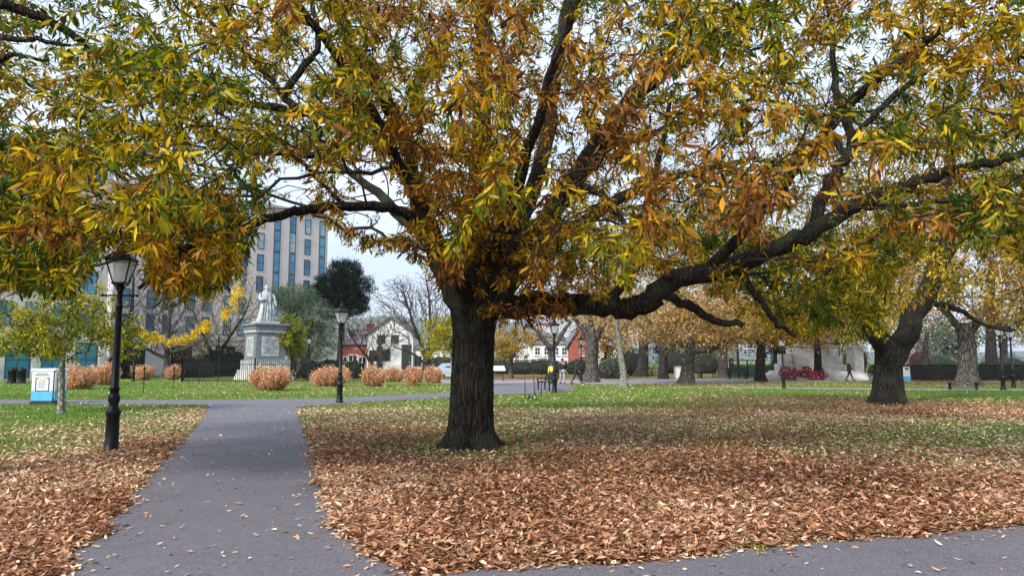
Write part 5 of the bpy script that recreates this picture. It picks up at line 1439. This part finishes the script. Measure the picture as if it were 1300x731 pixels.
# ------------------------------------------------------------ white war memorial
dm = 62.0; k = dm / 900
zz = lambda py: 1.6 + (458 - py) * k
c = Vector((P(1050, 458, dm).x, dm, 0))
r = empty('war_memorial', c, 'stepped white stone war memorial with high walls seen beyond the lawn', 'memorial')
X_ = lambda px: (px - 1050) * k
def wall(nm, x0, x1, ytop, y0, y1, base=0.0, mat=None):
    b = MB(); zt_ = zz(ytop); b.box(((X_(x0) + X_(x1)) / 2, (y0 + y1) / 2, (base + zt_) / 2), (X_(x1) - X_(x0), y1 - y0, zt_ - base)); return b.build(nm, mat or M['stone'], r, .02)
b = MB()
for i in range(4): b.box((X_(1046), 1.0 + .35 * i, .09 + .18 * i), (X_(1112) - X_(980) - i * .7, 5.6 - .7 * i, .18))
b.build('steps', M['stone'], r)
wall('side_wall', 1000, 1019, 462, 1.9, 3.2, .5); wall('side_wall', 1004, 1018, 449, 2.0, 3.1, zz(462) - .02)
wall('main_block', 1019.3, 1076, 452, 1.2, 4.2, .4); wall('main_block', 1020.5, 1074.5, 440, 1.4, 4.0, zz(452)); wall('pylon', 1024, 1070, 405, 1.7, 3.8, zz(440)); wall('pylon', 1030, 1064, 375, 1.9, 3.6, zz(405))
wall('low_wall', 1076.3, 1096, 463, 2.0, 2.8, .3)
wall('pillar', 1096.3, 1108, 441, 1.6, 3.2, .2)
co = MB(); co.box(((X_(1096.3) + X_(1108)) / 2, 2.4, zz(441) + .1), (X_(1108) - X_(1096) + .2, 1.8, .2)); co.build('cornice', M['stone'], r, .02); co = MB(); co.box((X_(1047.5), 2.7, zz(440) + .06), (X_(1075.5) - X_(1019.5), 2.9, .1)); co.build('cornice', M['stone'], r, .02)
# poppy wreaths
M['poppy'] = noisy('poppy_red', (.75, .02, .06), (.95, .16, .24), 9, .6)
M['wreath_dark'] = noisy('wreath_green', (.01, .03, .015), (.03, .07, .03), 9, .7)
def wreath(loc, label, rz):
    r = empty('poppy_wreath', loc, label, 'wreath', 'red poppy wreaths on the memorial steps', rz)
    b = MB(); R_ = .21
    ring = lambda a: Vector((R_ * math.cos(a), .10 - .12 * math.sin(a) * .6, .24 + R_ * math.sin(a)))
    b.tube([ring(a) for a in np.linspace(0, 2 * math.pi, 19)], .055, 8); b.build('ring', M['wreath_dark'], r)
    p = MB()
    for i in range(30):
        a = i / 30 * 6.283; q = ring(a) + Vector((random.gauss(0, .035), -.045, random.gauss(0, .035)))
        p.lathe([(.01, 0), (.055, .015), (.06, .035), (.02, .03)], 6, q)
    p.build('poppies', M['poppy'], r)
    q = MB(); q.ball((0, .06, .24), (.06, .02, .06), 8, 5); q.build('centre_badge', M['white'], r)
    return r
wp = None
cnt = {}
rowname = ['front row', 'second row', 'third row', 'back row']
ordn = ['leftmost', 'second', 'third', 'fourth', 'fifth', 'sixth', 'seventh', 'eighth', 'ninth', 'tenth', 'eleventh', 'rightmost']
for row in range(4):
    for i in range(12):
        x = X_(983 + i * 4.7 + row * 1.1) + random.gauss(0, .12)
        if random.random() < (.12 if row < 2 else .3) and i not in (0, 11): continue
        if row < 2 and i == 0 and False: continue
        yy = -1.65 + row * .42
        z = [0.0, .18, .36, .54][row]
        y_ = [-2.05, -1.65, -1.28, -.92][row] + random.gauss(0, .02)
        cnt[row] = cnt.get(row, 0) + 1
        lb = 'red poppy wreath, %s in the %s on the memorial steps' % (ordn[i] if i in (0, 11) else ordn[cnt[row] - 1] + ' from left', rowname[row])
        q = c + Vector((x, y_, z + .01))
        if wp is None: wp = wreath(q, lb, 0)
        else: copy_thing(wp, q, lb, random.gauss(0, .5), random.uniform(.75, 1.25))

# ------------------------------------------------------------ parked cars by the white houses
def car(loc, label, paint, rz):
    r = empty('parked_car', loc, label, 'car', None, rz)
    prof = [(-2.05, .35), (-2.1, .7), (-1.95, .88), (-1.25, .95), (-.75, 1.38), (.75, 1.42), (1.35, .98), (1.95, .9), (2.08, .65), (2.05, .35)]
    b = MB(); n = len(prof)
    for s_, w in ((-1, .83), (1, .83)):
        pass
    vs_ = [(x, -.84 if z < .96 else -.68, z) for x, z in prof] + [(x, .84 if z < .96 else .68, z) for x, z in prof]
    fs = [tuple(range(n)), tuple(range(2 * n - 1, n - 1, -1))] + [(i, n + i, n + (i + 1) % n, (i + 1) % n) for i in range(n)]
    b.add(vs_, fs); b.build('body', paint, r, .04)
    for s_ in (-1, 1):
        g = MB(); y = s_ * .775
        g.add([(-1.1, s_ * .80, .98), (-.72, s_ * .70, 1.32), (-.02, s_ * .69, 1.35), (-.02, s_ * .80, .98)], [(0, 1, 2, 3)]); g.add([(.04, s_ * .80, .98), (.04, s_ * .69, 1.35), (.7, s_ * .70, 1.33), (1.2, s_ * .80, .99)], [(0, 1, 2, 3)])
        g.build('side_window', M['pane_dark'], r)
        for x in (-1.3, 1.3):
            w = MB(); w.tube([(x, s_ * .70, .32), (x, s_ * .87, .32)], .32, 18); wo2 = w.build('wheel', M['iron'], r)
            h = MB(); h.tube([(x, s_ * .86, .32), (x, s_ * .885, .32)], .18, 12); h.build('rim', M['white'], wo2)
    for y in (-.6, .6):
        MB().box((2.06, y, .68), (.05, .3, .12)).build('headlight', M['glass'], r); MB().box((-2.09, y, .74), (.05, .25, .12)).build('tail_light', M['poppy'], r)
    return r
car(Vector((P(571, 458, 68).x, 68, 0)), 'pale blue car parked before the low white house', noisy('pale_blue_paint', (.35, .45, .55), (.42, .52, .62), 1, .25), .1)
car(Vector((P(600, 458, 70).x, 70, 0)), 'dark car parked at the left side of the big trunk', noisy('dark_car_paint', (.03, .03, .04), (.06, .06, .07), 1, .25), 3.1)


# bins and bicycles of the street front at far left are dark street posts
for px, lb in ((17, 'left one of two short dark bins before the teal bays'), (29, 'right one of two short dark bins before the teal bays')):
    c = Vector((P(px, 458, 51).x, 51, 0)); r = empty('litter_bin', c, lb, 'bin', 'dark litter bins before the beige block')
    MB().lathe([(.28, 0), (.3, .05), (.27, .1), (.27, .85), (.31, .88), (.31, .93)], 16).build('body', M['iron'], r); MB().lathe([(.30, .93), (.30, .97), (.18, 1.12), (.02, 1.16)], 16).build('lid', M['iron'], r)

# ------------------------------------------------------------ people
def skinned(name, nodes, edges, mat, parent, sub=1):
    me = bpy.data.meshes.new(name)
    me.from_pydata([n[0] for n in nodes], edges, []); me.update()
    o = link(name, me, mat, parent)
    md = o.modifiers.new('skin', 'SKIN'); md.use_smooth_shade = True
    sv = me.skin_vertices[0].data
    for i, n in enumerate(nodes):
        sv[i].radius = n[1] if hasattr(n[1], '__len__') else (n[1], n[1]); sv[i].use_root = (i == 0)
    s = o.modifiers.new('sub', 'SUBSURF'); s.levels = sub; s.render_levels = sub
    return o
SKIN = noisy('skin', (.35, .2, .14), (.42, .26, .19), 3, .6)
def person(loc, label, rz, coat, trousers, hair, stride=.3, h=1.74, hood=False, bag=None, arm=.25):
    r = empty('person', loc, label, 'person', rz=rz); s = h / 1.74
    v = lambda x, y, z: (x * s, y * s, z * s)
    a = stride
    legs = [(v(0, 0, .94), (.13 * s, .10 * s)), (v(.09, -.02, .90), .085 * s), (v(.10, -a * .55, .50), .062 * s), (v(.10, -a, .10), .042 * s), (v(.10, -a - .15, .05), .038 * s),
            (v(-.09, .02, .90), .085 * s), (v(-.10, a * .25, .50), .062 * s), (v(-.10, a, .12), .042 * s), (v(-.10, a - .13, .05), .038 * s)]
    le = [(0, 1), (1, 2), (2, 3), (3, 4), (0, 5), (5, 6), (6, 7), (7, 8)]
    top = [(v(0, 0, 1.15), (.13 * s, .10 * s)), (v(0, -.01, 1.38), (.16 * s, .10 * s)), (v(0, 0, 1.48), .06 * s), (v(0, -.02, 1.56), .055 * s), (v(0, -.03, 1.64), (.085 * s, .10 * s)), (v(0, -.02, 1.70), .06 * s),
           (v(.2, 0, 1.40), .055 * s), (v(.25, arm * .4, 1.14), .045 * s), (v(.24, -arm * .4 + .02, .90), .034 * s), (v(.24, -arm * .5, .80), .03 * s),
           (v(-.2, 0, 1.40), .055 * s), (v(-.25, -arm * .4, 1.14), .045 * s), (v(-.24, -arm * .9, .92), .034 * s), (v(-.24, -arm, .82), .03 * s)]
    o = len(legs)
    te = [(0, o), (o, o + 1), (o + 1, o + 2), (o + 2, o + 3), (o + 3, o + 4), (o + 4, o + 5), (o + 1, o + 6), (o + 6, o + 7), (o + 7, o + 8), (o + 8, o + 9), (o + 1, o + 10), (o + 10, o + 11), (o + 11, o + 12), (o + 12, o + 13)]
    skinned('body', legs + top, le + te, SKIN, r)
    gr = lambda q, f: (q[0], tuple(x * f for x in q[1]) if hasattr(q[1], '__len__') else q[1] * f)
    skinned('trousers', [gr(q, 1.22) for q in legs[:4]] + [gr(q, 1.22) for q in legs[5:8]], [(0, 1), (1, 2), (2, 3), (0, 4), (4, 5), (5, 6)], trousers, r)
    for sx, yy, zz_ in ((.10, -a, .05), (-.10, a, .06)):
        MB().box(v(sx, yy - .08, zz_), v(.10, .28, .10)).build('shoe', M['iron'], r, .02)
    ct = [(v(0, 0, .88), (.20 * s, .155 * s)), (v(0, 0, 1.15), (.175 * s, .135 * s)), (v(0, -.01, 1.38), (.20 * s, .135 * s)), (v(0, 0, 1.46), .09 * s)] + [gr(q, 1.4) for q in top[6:9]] + [gr(q, 1.4) for q in top[10:13]]
    skinned('coat', ct, [(0, 1), (1, 2), (2, 3), (2, 4), (4, 5), (5, 6), (2, 7), (7, 8), (8, 9)], coat, r)
    hb = MB(); hb.ball(v(0, .0, 1.67), (.105 * s, .12 * s, .115 * s), 14, 9)
    if hood: hb.ball(v(0, .04, 1.58), (.13 * s, .11 * s, .12 * s), 12, 8)
    hb.build('hood' if hood else 'hair', coat if hood else hair, r)
    fc = MB(); fc.box(v(0, -.135, 1.615), v(.022, .03, .045), rx=.3); fc.build('nose', SKIN, r)
    if bag: bb = MB(); bb.box(v(0, .2, 1.2), v(.3, .16, .42)); bb.build('backpack', bag, r, .04)
    return r
navy = noisy('navy_coat', (.010, .014, .035), (.02, .028, .06), 8, .85); blk = noisy('black_cloth', (.01, .01, .012), (.03, .03, .034), 8, .85)
grey = noisy('pale_grey_trousers', (.28, .29, .33), (.38, .39, .42), 8, .85); hr = noisy('dark_hair', (.012, .009, .008), (.03, .022, .018), 20, .6)
person(G(714, 487), 'person in dark jacket and pale grey trousers walking just right of the lamp', .15, blk, grey, hr, .2, 1.76)
person(G(731.5, 487.5), 'person in navy hooded coat and black trousers striding right', 1.35, navy, blk, hr, .36, 1.72, hood=True)
person(G(700.5, 486.5), 'person in a yellow top half hidden behind the lamp and bench', -.3, M['yellow_cloth'], blk, hr, .12, 1.45)
person(G(1078.5, 483.5), 'person in black coat walking in front of the white memorial', 1.3, blk, blk, noisy('fair_hair', (.3, .2, .1), (.4, .28, .15), 20, .6), .3, 1.7)

# ------------------------------------------------------------ air
def haze():
    m = bpy.data.materials.new('park_air'); m.use_nodes = True; n = m.node_tree; n.nodes.clear()
    o = n.nodes.new('ShaderNodeOutputMaterial'); v = n.nodes.new('ShaderNodeVolumePrincipled')
    v.inputs['Color'].default_value = (.86, .90, .96, 1); v.inputs['Density'].default_value = HAZE; v.inputs['Anisotropy'].default_value = .2
    n.links.new(v.outputs[0], o.inputs['Volume'])
    b = MB(); b.box((0, 2900, 195), (8800, 6800, 400))
    b.v = [(x, y, -2.0 if z < 0 else 400) for x, y, z in b.v]
    ob = b.build('haze', m); tag(ob, 'thin pale autumn air filling the whole park and the far hills', 'haze', kind='stuff')
HAZE = 0.00016
haze()
